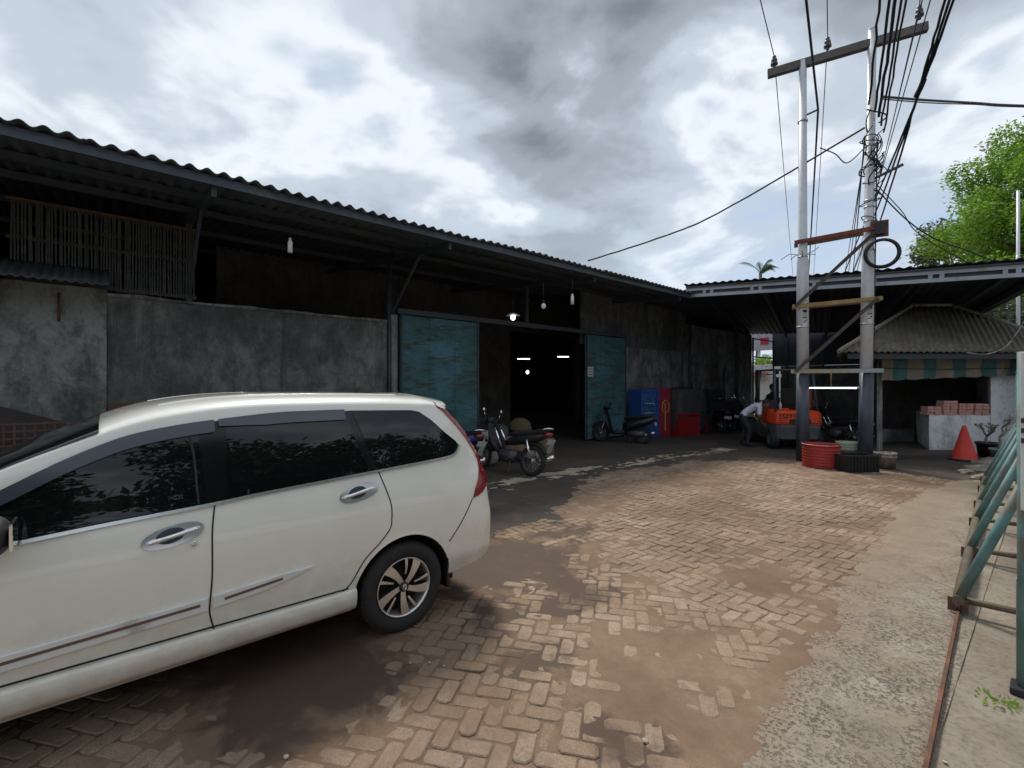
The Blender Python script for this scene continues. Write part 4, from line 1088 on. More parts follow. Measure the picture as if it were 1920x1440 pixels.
def make_wheel(side, y, sub=True):
    T = Matrix.Translation((side*.72, y, .305)) @ Matrix.Rotation(R(90*side), 4, 'Y')     # local +z points outwards
    wt = MB().lathe([(.205, -.085), (.25, -.095), (.285, -.092), (.303, -.07), (.307, -.03), (.307, .03), (.303, .07), (.288, .09), (.262, .097), (.235, .094), (.212, .082), (.203, .07)], 56, T).build('wheel', M['rubber'], car)
    tr = MB()
    for k in range(60):
        q = 2*math.pi*k/60
        for zc in (-.045, .045): tr.box((0, 0, 0), (.006, .020, .045), T @ Matrix.Rotation(q, 4, 'Z') @ Matrix.Translation((.306, 0, zc)) @ Matrix.Rotation(R(20 if zc > 0 else -20), 4, 'X'))
    tag(tr.build('tread', M['rubber'], wt), kind='stuff')
    MB().lathe([(.205, -.08), (.198, .0), (.19, .05), (.2, .074), (.2035, .082), (.2005, .0855), (.194, .082), (.186, .06), (.18, .0), (.178, -.08)], 56, T).build('rim', M['alloy'], wt)
    MB().lathe([(.0, .006), (.12, .0), (.185, -.02)], 40, T).build('brake_backing', M['black_matte'], wt)
    ring = MB()
    # five broad blades swept one way, each with a slim partner
    for k in range(5):
        for (a0, a1, w0, w1, z0) in ((-8, 5, .017, .036, .076), (26, 31, .006, .0125, .074)):
            q0, q1 = R(72*k+a0), R(72*k+a1); r0, r1 = (.03, .1985) if w0 > .015 else (.085, .1985)
            P = []
            for i in range(7):
                f = i/6; r = lerp(r0, r1, f); q = lerp(q0, q1, f); w = lerp(w0, w1, f**1.4)
                c = Vector((r*math.cos(q), r*math.sin(q), 0)); tng = Vector((-math.sin(q), math.cos(q), 0)); z = lerp(z0-.006, z0+.002, f)+.004*math.sin(math.pi*f)
                P.append((c-tng*w, c+tng*w, z))
            b = len(ring.v)
            for (l, r_, z) in P:
                for v, zz in ((l, z), (r_, z), (r_, z-.035), (l, z-.035)): ring.v.append(tuple(T @ Vector((v.x, v.y, zz))))
            for i in range(6):
                for j in range(4):
                    ring.f.append([b+i*4+j, b+i*4+(j+1) % 4, b+(i+1)*4+(j+1) % 4, b+(i+1)*4+j]); ring.m.append(0 if j == 0 else 1); ring.sm.append(False)
    sp_ = ring.build('spokes', [M['alloy'], M['black']], wt)
    b2 = bmesh.new(); b2.from_mesh(sp_.data); bmesh.ops.recalc_face_normals(b2, faces=b2.faces); b2.to_mesh(sp_.data); b2.free()
    hc = MB().lathe([(.034, .05), (.034, .078), (.029, .084), (0, .085)], 24, T); hc.build('hub_cap', M['black'], wt)
    em = MB()
    for (rx, ry) in ((.021, .014), (.008, .0135)):
        em.tube([tuple(T @ Vector((rx*math.cos(q), ry*math.sin(q), .0855))) for q in np.linspace(0, 2*math.pi, 20, endpoint=False)], .0022, 5, closed=True)
    em.tube([tuple(T @ Vector((.0135*math.cos(q), .005+.005*math.sin(q), .0855))) for q in np.linspace(0, 2*math.pi, 20, endpoint=False)], .0022, 5, closed=True)
    em.build('emblem', M['chrome'], wt)
    nu = MB()
    for k in range(5):
        q = R(72*k+56); nu.lathe([(.009, .03), (.009, .062), (0, .064)], 6, T @ Matrix.Translation((.055*math.cos(q), .055*math.sin(q), 0)))
    nu.build('wheel_nuts', M['alu'], wt)
for sd in (1, -1):
    for y in (0.0, -2.655): make_wheel(sd, y)

# ------------------------------------------------------------------ twin utility poles
PL, PR = ground_at(1505, 864), ground_at(1622, 872)
pd = (PR-PL).normalized(); PS = (PR-PL).length
LEAN = Vector((.10, .10, 0))
up = thing('utility_pole_frame', 'pair of grey steel utility poles joined by rusty crossbars and a wooden crossarm', 'utility pole', tuple((PL+PR)/2))
def pole_pt(i, z):
    b = (PL, PR)[i]; return b+Vector((0, 0, z))+(LEAN*(z/9) if i else Vector((0, 0, 0)))
def bar_pt(s, z):
    """point in the plane of the poles, s metres from the first pole"""
    return pole_pt(0, z).lerp(pole_pt(1, z), s/PS)
for i, top in ((0, 8.93), (1, 9.22)):
    prof = [(.135, -.1), (.132, 1.97)]
    tube = MB().tube([tuple(pole_pt(i, z)) for z in (1.96, 4.45, 4.58, top)], [.122, .118, .092, .078], 20)
    p = tube.build('pole', M['galv'], up, True)
    MB().tube([tuple(pole_pt(i, z)) for z in (-.1, 1.97)], .129, 20).build('painted_base', M['steel_blue'], p)
    p.matrix_parent_inverse = MW[up.name].inverted()
    for z in (2.99, 4.56, 5.6 if i else 7.6):
        MB().tube([tuple(pole_pt(i, z-.02)), tuple(pole_pt(i, z+.02))], .126 if z < 4.5 else .1, 20).build('band', M['alu'], p)
    MB().lathe([(.08, 0), (.083, .02), (.03, .05), (0, .055)], 16, Matrix.Translation(pole_pt(i, top))).build('cap', M['galv'], p)
    # stencilled plate
    toc = (Vector((0, 0, 0))-pole_pt(i, 0)); toc.z = 0; toc.normalize(); rgt = Vector((-toc.y, toc.x, 0)); a0 = R(20)
    pdn = (toc*math.cos(a0)+rgt*math.sin(a0)); prt = Vector((-pdn.y, pdn.x, 0))
    pc = pole_pt(i, 3.18); pm = Matrix(((prt.x, 0, pdn.x, pc.x), (prt.y, 0, pdn.y, pc.y), (0, 1, 0, pc.z), (0, 0, 0, 1)))
    pl = MB().box((0, 0, .121), (.085, .40, .008), pm).build('number_plate', M['plate_white'], p)
    mk = []
    for (yy, hh, xx, ww) in ((.155, .062, 0, .08), (.095, .012, 0, .07), (.05, .012, 0, .07), (.01, .03, -.021, .032), (.01, .03, .021, .032), (-.05, .024, .018, .034), (-.085, .018, -.012, .045)):
        MB().box((xx, yy, .127), (ww, hh, .004), pm).build('plate_mark', M['black_matte'], pl)
arm = MB().bar(bar_pt(-.62, 8.86), bar_pt(PS+.82, 8.98), .13, .17).build('crossarm', M['crossarm'], up, True)
front = Vector((-pd.y, pd.x, 0)); front = front if front.dot(-PL) > 0 else -front
fo = front*.14
for z0, z1, mat, a, b in ((2.0, 2.0, 'bar_bluegrey', -.22, PS+.26), (3.45, 3.50, 'rust_yellow', -.19, PS+.22), (4.87, 4.98, 'rust_red', -.15, PS+.12)):
    MB().bar(bar_pt(a, z0)+fo, bar_pt(b, z1)+fo, .045, .085).build('crossbar', M[mat], up, True)
    MB().bar(bar_pt(a, z0)-fo, bar_pt(b, z1)-fo, .045, .085).build('crossbar', M['rust'], up, True)
for z0, z1 in ((2.0, 3.5), (3.45, 4.95)):
    MB().bar(bar_pt(-.14, z0)+fo*1.3, bar_pt(PS+.14, z1)+fo*1.3, .02, .07).build('diagonal_brace', paint('dark_brace', (.075, .06, .052), .85, var=.4), up, True)
INS = []
for s in (-.50, .42, PS+.70):
    q = bar_pt(s, 8.93+.1*(s/PS))
    MB().lathe([(.03, 0), (.03, .05), (.075, .06), (.075, .10), (.045, .12), (.065, .14), (.06, .19), (.035, .22), (.045, .25), (.02, .28), (0, .28)], 14, Matrix.Translation(q+Vector((0, 0, .085)))).build('insulator', M['insulator'], up, True)
    INS.append(q+Vector((0, 0, .34)))
q = pole_pt(1, 4.95)+pd*.16+front*.12
MB().box(tuple(q), (.03, .30, .34), rz=math.atan2(pd.y, pd.x)+R(90)).build('junction_plate', M['rust'], up, True)
MB().box(tuple(q+front*.05), (.10, .16, .26), rz=math.atan2(pd.y, pd.x)+R(90), bev=.01).build('junction_box', M['black'], up, True)
MB().bar(pole_pt(1, 6.05)+pd*.05, pole_pt(1, 6.25)+pd*.55, .04, .05).build('side_bracket', M['steel_dark'], up, True)
MB().bar(pole_pt(0, 7.72)+pd*.05, pole_pt(0, 7.78)+pd*.28, .03, .03).build('side_bracket', M['steel_dark'], up, True)
for z in (5.15, 5.45, 6.6, 6.75): MB().tube([tuple(pole_pt(1, z)), tuple(pole_pt(1, z+.03))], .098, 18).build('strap', M['alu'], up, True)
tw = MB()
for k, (a, l) in enumerate(((0, .22), (1.2, .3), (2.6, .25), (3.7, .33), (5, .22))):
    b = pole_pt(0, 4.62); d = Vector((math.cos(a), math.sin(a), 0)); tw.tube([tuple(b+d*.09), tuple(b+d*(.1+l*.5)+Vector((0, 0, .03))), tuple(b+d*(.1+l)+Vector((0, 0, -.06*k+.1)))], .008, 5)
tag(tw.build('binding_wire', M['rust'], up, True), kind='stuff')

# coil, and the wires
def cable(name, label, pts, r=.012, sag=0, group='overhead wires', n=18, cat='cable', wob=0, seed=0):
    P = [Vector(p) for p in pts]
    if len(P) == 2:
        a, b = P; P = [a.lerp(b, i/n)+Vector((0, 0, -sag*4*(i/n)*(1-i/n))) for i in range(n+1)]
    else:
        out = []
        for i in range(len(P)-1):
            a, b, c, d = P[max(0, i-1)], P[i], P[i+1], P[min(len(P)-1, i+2)]
            for k in range(8):
                t = k/8; out.append(.5*((2*b)+(c-a)*t+(2*a-5*b+4*c-d)*t*t+(3*b-a-3*c+d)*t**3))
        out.append(P[-1]); P = out
    if wob:
        rr = random.Random(seed)
        P = [p+Vector((rr.gauss(0, wob), rr.gauss(0, wob), rr.gauss(0, wob))) if 0 < i < len(P)-1 else p for i, p in enumerate(P)]
    o = MB().tube([tuple(p) for p in P], r, 6).build(name, M['cable'])
    return tag(o, label, cat, group)
cc = pole_pt(1, 4.42)+front*.17+pd*.2
mb = MB(); rr = random.Random(3)
for k in range(7):
    rad = .285+rr.uniform(-.025, .025); off = front*rr.uniform(-.03, .04)+pd*rr.uniform(-.015, .015)
    mb.tube([tuple(cc+off+pd*rad*math.cos(t)+Vector((0, 0, rad*math.sin(t)))) for t in np.linspace(0, 2*math.pi, 28, endpoint=False)], .015, 6, closed=True)
tag(mb.build('cable_coil', M['cable']), 'thick coil of black cable hung on the utility pole', 'cable coil')
def near(x, y, z): return ground_at(x, y, z)     # where an overhead line passes at height z
wl = [('phase wire on the insulator at the warehouse end of the crossarm', INS[0], (1327, -400), 9.5, (1499, 640), 8.0, .010),
      ('phase wire on the middle insulator of the crossarm', INS[1], (1545, -400), 9.6, (1517, 640), 8.0, .010),
      ('phase wire on the insulator at the free end of the crossarm', INS[2], (1752, -400), 9.7, (1572, 640), 8.0, .010)]
for lab, A, nn, nz_, ff, fz, r in wl:
    N_ = near(nn[0], nn[1], nz_); F_ = near(ff[0], ff[1], fz)
    P = [N_.lerp(A, i/10) for i in range(10)]+[A.lerp(F_, i/14)+Vector((0, 0, -1.6*(i/14)*(1-i/14)*4*.35)) for i in range(15)]
    o = MB().tube([tuple(p) for p in P], r, 5).build('power_line', M['cable']); tag(o, 'thin '+lab, 'power line', 'overhead wires')
HB = pole_pt(0, 7.78)+pd*.29
P = [near(1468, -400, 8.2).lerp(HB, i/10) for i in range(10)]+[HB.lerp(near(1508, 630, 6.6), i/14)+Vector((0, 0, -.5*(i/14)*(1-i/14)*4)) for i in range(15)]
tag(MB().tube([tuple(p) for p in P], .021, 6).build('service_cable', M['cable']), 'thick twisted cable clamped beside the pole that has no coil', 'cable', 'overhead wires')
hub = pole_pt(1, 7.15)
for k, (nx, dz, ds, r) in enumerate(((1690, .45, -.05, .02), (1716, .30, .06, .022), (1734, .15, .12, .026), (1752, -.05, .16, .018), (1760, -.2, .2, .016))):
    A = hub+Vector((0, 0, dz))+pd*ds+front*.12
    cable('service_cable', 'black service cable running from the pole cluster towards the street', [near(nx, -420, 8.4+dz), A], r, .12, 'cables from the pole cluster to the street', wob=.008, seed=k)
for k, (x1, x2, zz, r) in enumerate(((1826, 1572, 7.6, .010), (1858, 1560, 7.4, .010))):
    cable('overhead_wire', 'thin overhead wire passing the poles without touching them', [near(x1, -400, zz+.6), near(x2, 650, zz)], r, .0, 'thin wires passing the poles', n=24)
for k, dx in enumerate((-9, 0, 8)):
    A = near(1726+dx*.25, 165, 7.5); cable('trunk_cable', 'thick black trunk cable joining its neighbours at a splice', [near(1905+dx*4, -420, 8.2), near(1780+dx, 0, 7.9), A, near(1668-dx, 330, 7.1), near(1600-dx*2, 510, 6.7), near(1560-dx*2, 620, 6.3)], .021, 0, 'trunk cables spliced together', wob=.004, seed=k)
sp0 = near(1726, 165, 7.5)
tag(MB().tube([tuple(near(1732, 150, 7.55)), tuple(sp0), tuple(near(1718, 180, 7.45))], .05, 8).build('cable_splice', M['cable']), 'black splice joining the thick trunk cables', 'cable splice')
for k, (x2, dz) in enumerate(((1588, .1), (1574, -.1), (1562, -.25))):
    cable('service_cable', 'black cable dropping from the pole cluster away behind the canopy', [pole_pt(1, 6.9+dz)-pd*.1, near(x2, 610, 5.6)], .013-.002*k, .5, 'cables leaving the cluster over the canopy')
cable('drop_cable', 'long sagging cable from the pole to the warehouse eave', [pole_pt(1, 7.18)-pd*.1, spot(1345, 400, 11.3), spot(1230, 448, 11.8), spot(1102, 489, 12.1)], .02, group=None, wob=.003)
cable('drop_cable', 'slack loop of cable beside the pole below the splice', [pole_pt(1, 6.75)-pd*.1, pole_pt(1, 6.5)-pd*.4, pole_pt(1, 6.75)-pd*.62, pole_pt(1, 6.95)-pd*.9], .012, group=None)
cable('drop_cable', 'heavy cable leading from the pole top away towards the leafy tree', [pole_pt(1, 7.75)+pd*.2, spot(1740, 188, 10.6), spot(1830, 193, 11.4), spot(1925, 198, 12.4), spot(2250, 205, 15)], .024, group=None)
cable('drop_cable', 'thinner cable wound beside the heavy one towards the leafy tree', [pole_pt(1, 7.7)+pd*.2, spot(1745, 193, 10.6), spot(1830, 196, 11.4), spot(1925, 201, 12.4), spot(2250, 207, 15)], .012, group=None)
cable('drop_cable', 'cable descending from the pole to the canopy fascia over the kiosk', [pole_pt(1, 5.85)+pd*.1, spot(1700, 412, 10.2), spot(1752, 447, 10.6), spot(1820, 472, 10.9), spot(1882, 498, 11.1)], .014, group=None)
cable('drop_cable', 'thinner cable descending from the pole towards the kiosk roof', [pole_pt(1, 5.95)+pd*.1, spot(1690, 395, 10.2), spot(1725, 440, 10.6), spot(1830, 500, 11.0), spot(1925, 540, 11.2)], .010, group=None)
cable('drop_cable', 'pale thin cord hanging along the edge of the kiosk roof', [spot(1812, 661, 10.7), spot(1850, 664, 10.7), spot(1885, 650, 10.7), spot(1908, 622, 10.8), spot(1921, 600, 10.9)], .012, group=None).data.materials[0] = M['offwhite']
mb = MB(); rr = random.Random(12)
for k in range(16):
    z = rr.uniform(6.3, 7.6); b = pole_pt(1, z)+pd*rr.uniform(-.05, .2)+front*.1; L = rr.uniform(.15, .45); wv = rr.uniform(.05, .18)
    mb.tube([tuple(b+pd*wv*math.sin(t*2.6+k)+front*.06*math.cos(t*2)+Vector((0, 0, -L*t))) for t in np.linspace(0, 1.6, 10)], rr.uniform(.008, .016), 5)
for k in range(7):
    z = rr.uniform(5.2, 7.4); rad = rr.uniform(.11, .19); b = pole_pt(1, z)
    mb.tube([tuple(b+pd*rad*math.cos(t)+front*rad*math.sin(t)+Vector((0, 0, .06*math.sin(t+k)))) for t in np.linspace(0, 2*math.pi, 18, endpoint=False)], .011, 5, closed=True)
mb.tube([tuple(pole_pt(1, z)+pd*.105+front*.06) for z in (2.0, 3.2, 4.4, 5.6, 6.8)], .014, 6)
tag(mb.build('cable_tangle', M['cable']), 'tangle of black cables and loops lashed round the pole', 'cables', kind='stuff')

def tube_lamp(name, a, b, label, r=.018, hang=0, lit=True, group=None):
    a, b = Vector(a), Vector(b); t = thing(name, label, 'lamp', tuple((a+b)/2), group=group)
    MB().tube([tuple(a), tuple(b)], r, 10).build('tube', M['tube_on'] if lit else M['bulb_off'], t, True)
    d = (b-a).normalized()
    for p, s_ in ((a, -1), (b, 1)): MB().tube([tuple(p), tuple(p+d*s_*.05)], r*1.15, 10).build('end_cap', M['white_paint'], t, True)
    MB().bar(a-d*.06+Vector((0, 0, r+.014)), b+d*.06+Vector((0, 0, r+.014)), .035, .025).build('batten', M['white_paint'], t, True)
    if hang:
        m_ = (a+b)/2; MB().tube([tuple(m_+Vector((0, 0, r))), tuple(m_+Vector((0, 0, hang)))], .012, 6).build('hanger', M['rust_yellow'], t, True)
tube_lamp('tube_lamp', bar_pt(.08, 1.63)+front*.02, bar_pt(PS-.17, 1.63)+front*.02, 'lit white tube lamp hung between the two poles', .010, .34)

# ------------------------------------------------------------------ tubs at the foot of the poles
def drum(loc):
    t = thing('cut_drum', 'bright red cut-down steel drum at the foot of the poles', 'drum', tuple(loc))
    pr = [(.0, .012), (.335, .012), (.345, 0), (.345, .02)]
    for k in range(6): pr += [(.338, .05+k*.06), (.346, .065+k*.06), (.346, .078+k*.06), (.338, .092+k*.06)]
    pr += [(.338, .44), (.352, .452), (.352, .47), (.340, .474), (.328, .462), (.326, .40), (.324, .03), (0, .025)]
    MB().lathe(pr, 44).build('shell', M['red_plastic'], t)
    MB().lathe([(.342, .452), (.354, .458), (.354, .473), (.338, .477)], 44).build('rim', paint('chipped_rim', (.44, .06, .055), .5, var=.3, scale=20, dirt=(.6, .55, .5), dirt_amt=.45), t)
    return t
drum(place(1540, 9.78))
def crate(loc, rz):
    t = thing('plastic_crate', 'black plastic crate at the foot of the pole carrying the cable coil', 'crate', tuple(loc), rz)
    for nm, c, d in (('side', (0, -.2, .165), (.64, .02, .32)), ('side', (0, .2, .165), (.64, .02, .32)), ('side', (-.31, 0, .165), (.02, .378, .32)), ('side', (.31, 0, .165), (.02, .378, .32)), ('bottom', (0, 0, .012), (.6, .37, .02))):
        MB().box(c, d, bev=.004).build(nm, M['black'], t)
    for i in range(9): MB().box((-.28+i*.07, -.216, .155), (.014, .014, .27)).build('rib', M['black'], t)
    MB().box((0, -.216, .32), (.68, .03, .035), bev=.006).build('lip', M['black'], t); MB().box((0, .216, .32), (.68, .03, .035), bev=.006).build('lip', M['black'], t)
crate(place(1604, 9.32), HEAD+R(6))
def bucket(loc):
    t = thing('paint_bucket', 'dirty white paint bucket crusted with cement beside the black crate', 'bucket', tuple(loc), .5)
    MB().lathe([(0, .01), (.155, .01), (.16, 0), (.185, .30), (.196, .305), (.196, .325), (.188, .33), (.178, .325), (.15, .03), (0, .025)], 30).build('shell', M['offwhite'], t)
    MB().lathe([(.183, .24), (.192, .245), (.192, .262), (.185, .267)], 30).build('band', M['offwhite'], t)
    MB().tube([(.19*math.cos(a), .19*math.sin(a)*.4-.12*math.sin(a), .28-.16*math.sin(a)) for a in np.linspace(0, math.pi, 14)], .005, 5).build('handle', M['rust'], t)
bucket(place(1660, 9.55))
bs = place(1590, 10.3)
for k in range(3):
    z = .25+.055*k
    o = MB().lathe([(0, .01), (.19, .01), (.225, .09), (.235, .09), (.2, 0), (0, 0)], 26).build('plastic_basin', paint('pale_green_plastic', (.30, .36, .27), .5, var=.2)); o.location = (bs.x, bs.y, z)
    tag(o, 'pale green plastic basin stacked behind the black crate', 'basin', 'stack of basins behind the crate')
o = MB().box((0, 0, .125), (.42, .36, .25), bev=.01).build('wooden_box', M['brown_wood']); o.location = bs; tag(o, 'brown wooden box carrying the stack of green basins', 'box')

# ------------------------------------------------------------------ cone, pots, blocks, rubble
cn_ = thing('traffic_cone', 'faded red traffic cone with a black base in front of the kiosk counter', 'traffic cone', tuple(ground_at(1808, 863)), HEAD)
MB().lathe([(.255, .04), (.235, .055), (.225, .06), (.035, .77), (.03, .785), (.022, .785), (.018, .77)], 30).build('cone', M['cone_red'], cn_)
MB().box((0, 0, .022), (.62, .56, .044), bev=.012).build('base', M['black_matte'], cn_)
def pot_plant(loc, mat, r, h, label, seed, hgt):
    t = thing('potted_plant', label, 'plant', tuple(loc), 0, None); rr = random.Random(seed)
    MB().lathe([(0, .01), (r*.68, .01), (r*.7, 0), (r*.93, h*.86), (r*1.06, h*.87), (r*1.06, h), (r*.95, h), (r*.9, h*.9), (r*.88, h*.86), (0, h*.86)], 26).build('pot', mat, t)
    MB().lathe([(r*.89, h*.87), (0, h*.9)], 20).build('soil', M['earth'], t)
    tr = MB(); tips = []
    def grow(p, d, l, rad, dep):
        q = p+d*l; m_ = p.lerp(q, .5)+Vector((rr.gauss(0, .02), rr.gauss(0, .02), 0)); tr.tube([tuple(p), tuple(m_), tuple(q)], [rad, rad*.85, rad*.7], 7)
        if dep == 0: tips.append(q); return
        for _ in range(rr.choice((2, 2, 3))):
            nd = (d+Vector((rr.gauss(0, .6), rr.gauss(0, .6), rr.uniform(-.1, .6)))).normalized(); grow(q, nd, l*rr.uniform(.6, .85), rad*.66, dep-1)
    grow(Vector((0, 0, h*.85)), Vector((rr.gauss(0, .15), rr.gauss(0, .15), 1)).normalized(), hgt*.36, .035, 3)
    tr.build('stems', paint('grey_stem', (.20, .17, .14), .9, var=.3), t)
    for q in tips:
        lf = MB()
        for k in range(2):
            a = rr.uniform(0, 6.28); d = Vector((math.cos(a), math.sin(a), rr.uniform(.2, .8))).normalized(); s_ = d.orthogonal().normalized(); L = rr.uniform(.04, .075)
            lf.add([q, q+d*L*.5+s_*.014, q+d*L, q+d*L*.5-s_*.014], [(0, 1, 2, 3)])
        lf.build('leaf', M['leaf_dark'], t)
pot_plant(place(1850, 11.0), M['black'], .20, .36, 'leafless succulent in a black tub against the whitewashed wall', 3, .55)
pot_plant(place(1872, 10.35), paint('teal_pot', (.16, .30, .25), .6), .15, .30, 'twisted bare-stemmed plant in a green pot by the gate', 8, .85)
rr = random.Random(21)
def kiosk_pt(x, y, z):
    v = MW[ki.name] @ Vector((x, y, z)); return v
bl_me = [MB().box((0, 0, 0), (.162, .21, .064), bev=.006).mesh('pink_block', M['brick_pink']) for _ in range(1)]
for sidx, (x0, rows, lab) in enumerate(((-.06, 3, 'pink fired block in the lowest of the stacks, at the free end of the counter'), (.325, 5, 'pink fired block in the tallest stack on the kiosk counter'), (.715, 4, 'pink fired block in the stack between the tallest one and the pier-side one'), (1.09, 4, 'pink fired block in the stack against the kiosk pier'))):
    for rI in range(rows):
        for cI in range(2):
            o = bpy.data.objects.new('pink_block', bl_me[0]); col.objects.link(o)
            w_ = MW[ki.name].to_3x3()
            o.location = kiosk_pt(x0+.09+cI*.175+rr.gauss(0, .004), .08+rr.gauss(0, .01), .97+.0335+rI*.0685)
            o.rotation_euler = (0, 0, HEAD+rr.gauss(0, .03)); tag(o, lab, 'block', 'stacks of pink blocks on the counter')
for k, (x, y, s_) in enumerate(((1834, 884, .19), (1850, 878, .24), (1812, 888, .12), (1868, 872, .22), (1842, 900, .14))):
    g = ground_at(x, y); bm = bmesh.new(); bmesh.ops.create_icosphere(bm, subdivisions=2, radius=1)
    for v in bm.verts: v.co = Vector((v.co.x*s_*1.2, v.co.y*s_, v.co.z*s_*.55))*(1+.28*noise.noise(v.co*1.7+Vector((k*3, 0, 0))))
    me = bpy.data.meshes.new('rubble_stone'); bm.to_mesh(me); bm.free(); me.materials.append(M['stone'])
    o = link('rubble_stone', me); o.location = g+Vector((0, 0, s_*.2)); tag(o, 'mossy rubble stone lying by the gate track near the cone', 'stone', 'rubble by the gate track')

# ------------------------------------------------------------------ rolling gate and its track
def gl(y): return -.46-.045*(y-4.84)          # line of the track
def gp(y): return .045-.035*y-.004*(y-3.86)                    # line of the gate leaf
tk = thing('gate_track', 'rusty iron rail set in the ground for the rolling gate', 'rail', (gl(4), 4, 0))
MB().bar((gl(-3), -3, .012), (gl(13), 13, .012), .018, .05).build('rail', M['rust'], tk, True)
gt = thing('rolling_gate', 'green pipe-framed rolling gate with leaning braces and a white upper sheet', 'gate', (gp(7), 7, 0))
MB().tube([(gl(4.80), 4.80, .105), (gl(11.6), 11.6, .105)], .036, 12).build('base_pipe', M['olive_pipe'], gt, True)
for i, y in enumerate((4.84, 6.4, 7.87, 9.06, 10.44, 11.5)):
    MB().tube([(gl(y), y, .10), (gp(y)+.012, y-.02, 1.06)], .032, 12).build('brace', M['green_pipe'], gt, True)
    MB().tube([(gl(y)+.02, y+.03, .10), (gp(y)+.02, y+.03, .115)], .024, 10).build('tie_bar', M['olive_pipe'], gt, True)
    for s_ in (-1, 1): MB().bar((gl(y)+s_*.022, y-.03, .02), (gl(y)+s_*.022, y-.03, .12), .012, .07).build('fork', M['rust'], gt, True)
    MB().lathe([(0, -.012), (.03, -.012), (.032, -.004), (.026, 0), (.032, .004), (.03, .012), (0, .012)], 16, Matrix.Translation((gl(y), y-.03, .036+.03)) @ Matrix.Rotation(R(90), 4, 'Y')).build('wheel', M['rust'], gt, True)
MB().tube([(gp(3.86), 3.86, .0), (gp(3.86), 3.86, 1.9)], .040, 14).build('end_post', M['green_pipe'], gt, True)
MB().box((gp(3.86), 3.86, .02), (.13, .13, .04), bev=.008).build('post_foot', M['black'], gt, True)
MB().box((gp(3.86)-.02, 3.98, .30), (.05, .05, .6)).build('side_bar', paint('pale_gate_paint', (.35, .38, .34), .7, var=.3), gt, True)
for y in (6.4, 7.87, 9.06, 10.44, 11.6): MB().tube([(gp(y)+.02, y, .06), (gp(y)+.02, y, 1.9)], .03, 10).build('post', M['green_pipe'], gt, True)
for z in (.08, 1.03, 1.9): MB().tube([(gp(3.86)+.012, 3.86, z), (gp(11.6)+.012, 11.6, z)], .028, 10).build('rail', M['green_pipe'], gt, True)
yy = 3.86
for i in range(5):
    a, b = yy+i*1.55, yy+(i+1)*1.55-.01
    MB().bar((gp(a)+.03, a, 1.46), (gp(b)+.03, b, 1.46), .012, .86).build('white_sheet', paint('dull_white_sheet', (.62, .63, .60), .6, var=.2, scale=4, dirt=(.34, .33, .29), dirt_amt=.4), gt, True)
for k in range(3):
    MB().box((gp(3.86)+.016, 3.80, 1.52-.055*k), (.075, .012, .026)).build('slot', M['black'], gt, True)
MB().box((gp(3.86)+.012, 3.812, 1.46), (.07, .018, .87), bev=.004).build('end_sheet', paint('dull_white_sheet', (.62, .63, .60)), gt, True)

# ------------------------------------------------------------------ forklift (local: -y = its rear, which faces the camera)
fk = thing('forklift', 'orange and grey forklift truck parked behind the utility poles with its counterweight outward', 'forklift', tuple(place(1484, 12.55)), HEAD-R(9))
def fb(name, mat, c, d, bev=.02, parent=fk): return MB().box(c, d, bev=bev).build(name, mat, parent)
cw = MB(); prof = [(-.56, .30), (-.56, .62), (-.50, .66), (.5, .66), (.56, .62), (.56, .30)]
# counterweight: rounded block
pts = []
for (z, w, y) in ((.26, .50, -.40), (.30, .53, -.46), (.60, .55, -.50), (.66, .55, -.49)):
    pts.append([(-w, y+.25), (-w*.97, y+.08), (-w*.82, y), (w*.82, y), (w*.97, y+.08), (w, y+.25), (w, .35), (-w, .35)])
for i, (z, w, y) in enumerate(((.26, .50, -.40), (.30, .53, -.46), (.60, .55, -.50), (.66, .55, -.49))):
    for p in pts[i]: cw.v.append((p[0], p[1], z))
for i in range(3):
    for j in range(8): cw.f.append([i*8+j, i*8+(j+1) % 8, (i+1)*8+(j+1) % 8, (i+1)*8+j]); cw.m.append(0); cw.sm.append(False)
cw.f += [list(range(8))[::-1], list(range(24, 32))]; cw.m += [0, 0]; cw.sm += [False, False]
cw.build('counterweight', M['forklift_grey'], fk)
hd = MB(); lev = ((.675, .56, -.50), (.74, .565, -.515), (.96, .55, -.50), (1.02, .50, -.44), (1.035, .42, -.36))
for (z, w, y) in lev:
    for p in ((-w, y+.2), (-w*.96, y+.06), (-w*.8, y), (w*.8, y), (w*.96, y+.06), (w, y+.2), (w, .45), (-w, .45)): hd.v.append((p[0], p[1], z))
for i in range(4):
    for j in range(8): hd.f.append([i*8+j, i*8+(j+1) % 8, (i+1)*8+(j+1) % 8, (i+1)*8+j]); hd.m.append(0); hd.sm.append(False)
hd.f += [list(range(8))[::-1], list(range(32, 40))]; hd.m += [0, 0]; hd.sm += [False, False]
hood = hd.build('engine_hood', M['orange'], fk)
fb('filler_cap', M['orange'], (-.2, -.1, 1.055), (.16, .1, .04), .01, hood)
fb('rear_grille', M['black'], (0, -.506, .755), (.52, .02, .12), .006, hood)
for z in (.72, .775, .83):
    for sx in (-1, 1): fb('hood_louvre', paint('dark_orange', (.33, .03, .012), .6), (sx*.40, -.507, z), (.22, .012, .016), .002, hood)
tx = bpy.data.curves.new('maker_name', 'FONT'); tx.body = 'TOYOTA'; tx.size = .165; tx.extrude = .004; tx.align_x = 'CENTER'; tx.space_character = 1.12
to = bpy.data.objects.new('tmp_text', tx); col.objects.link(to)
dg = bpy.context.evaluated_depsgraph_get(); tme = bpy.data.meshes.new_from_object(to.evaluated_get(dg)); bpy.data.objects.remove(to)
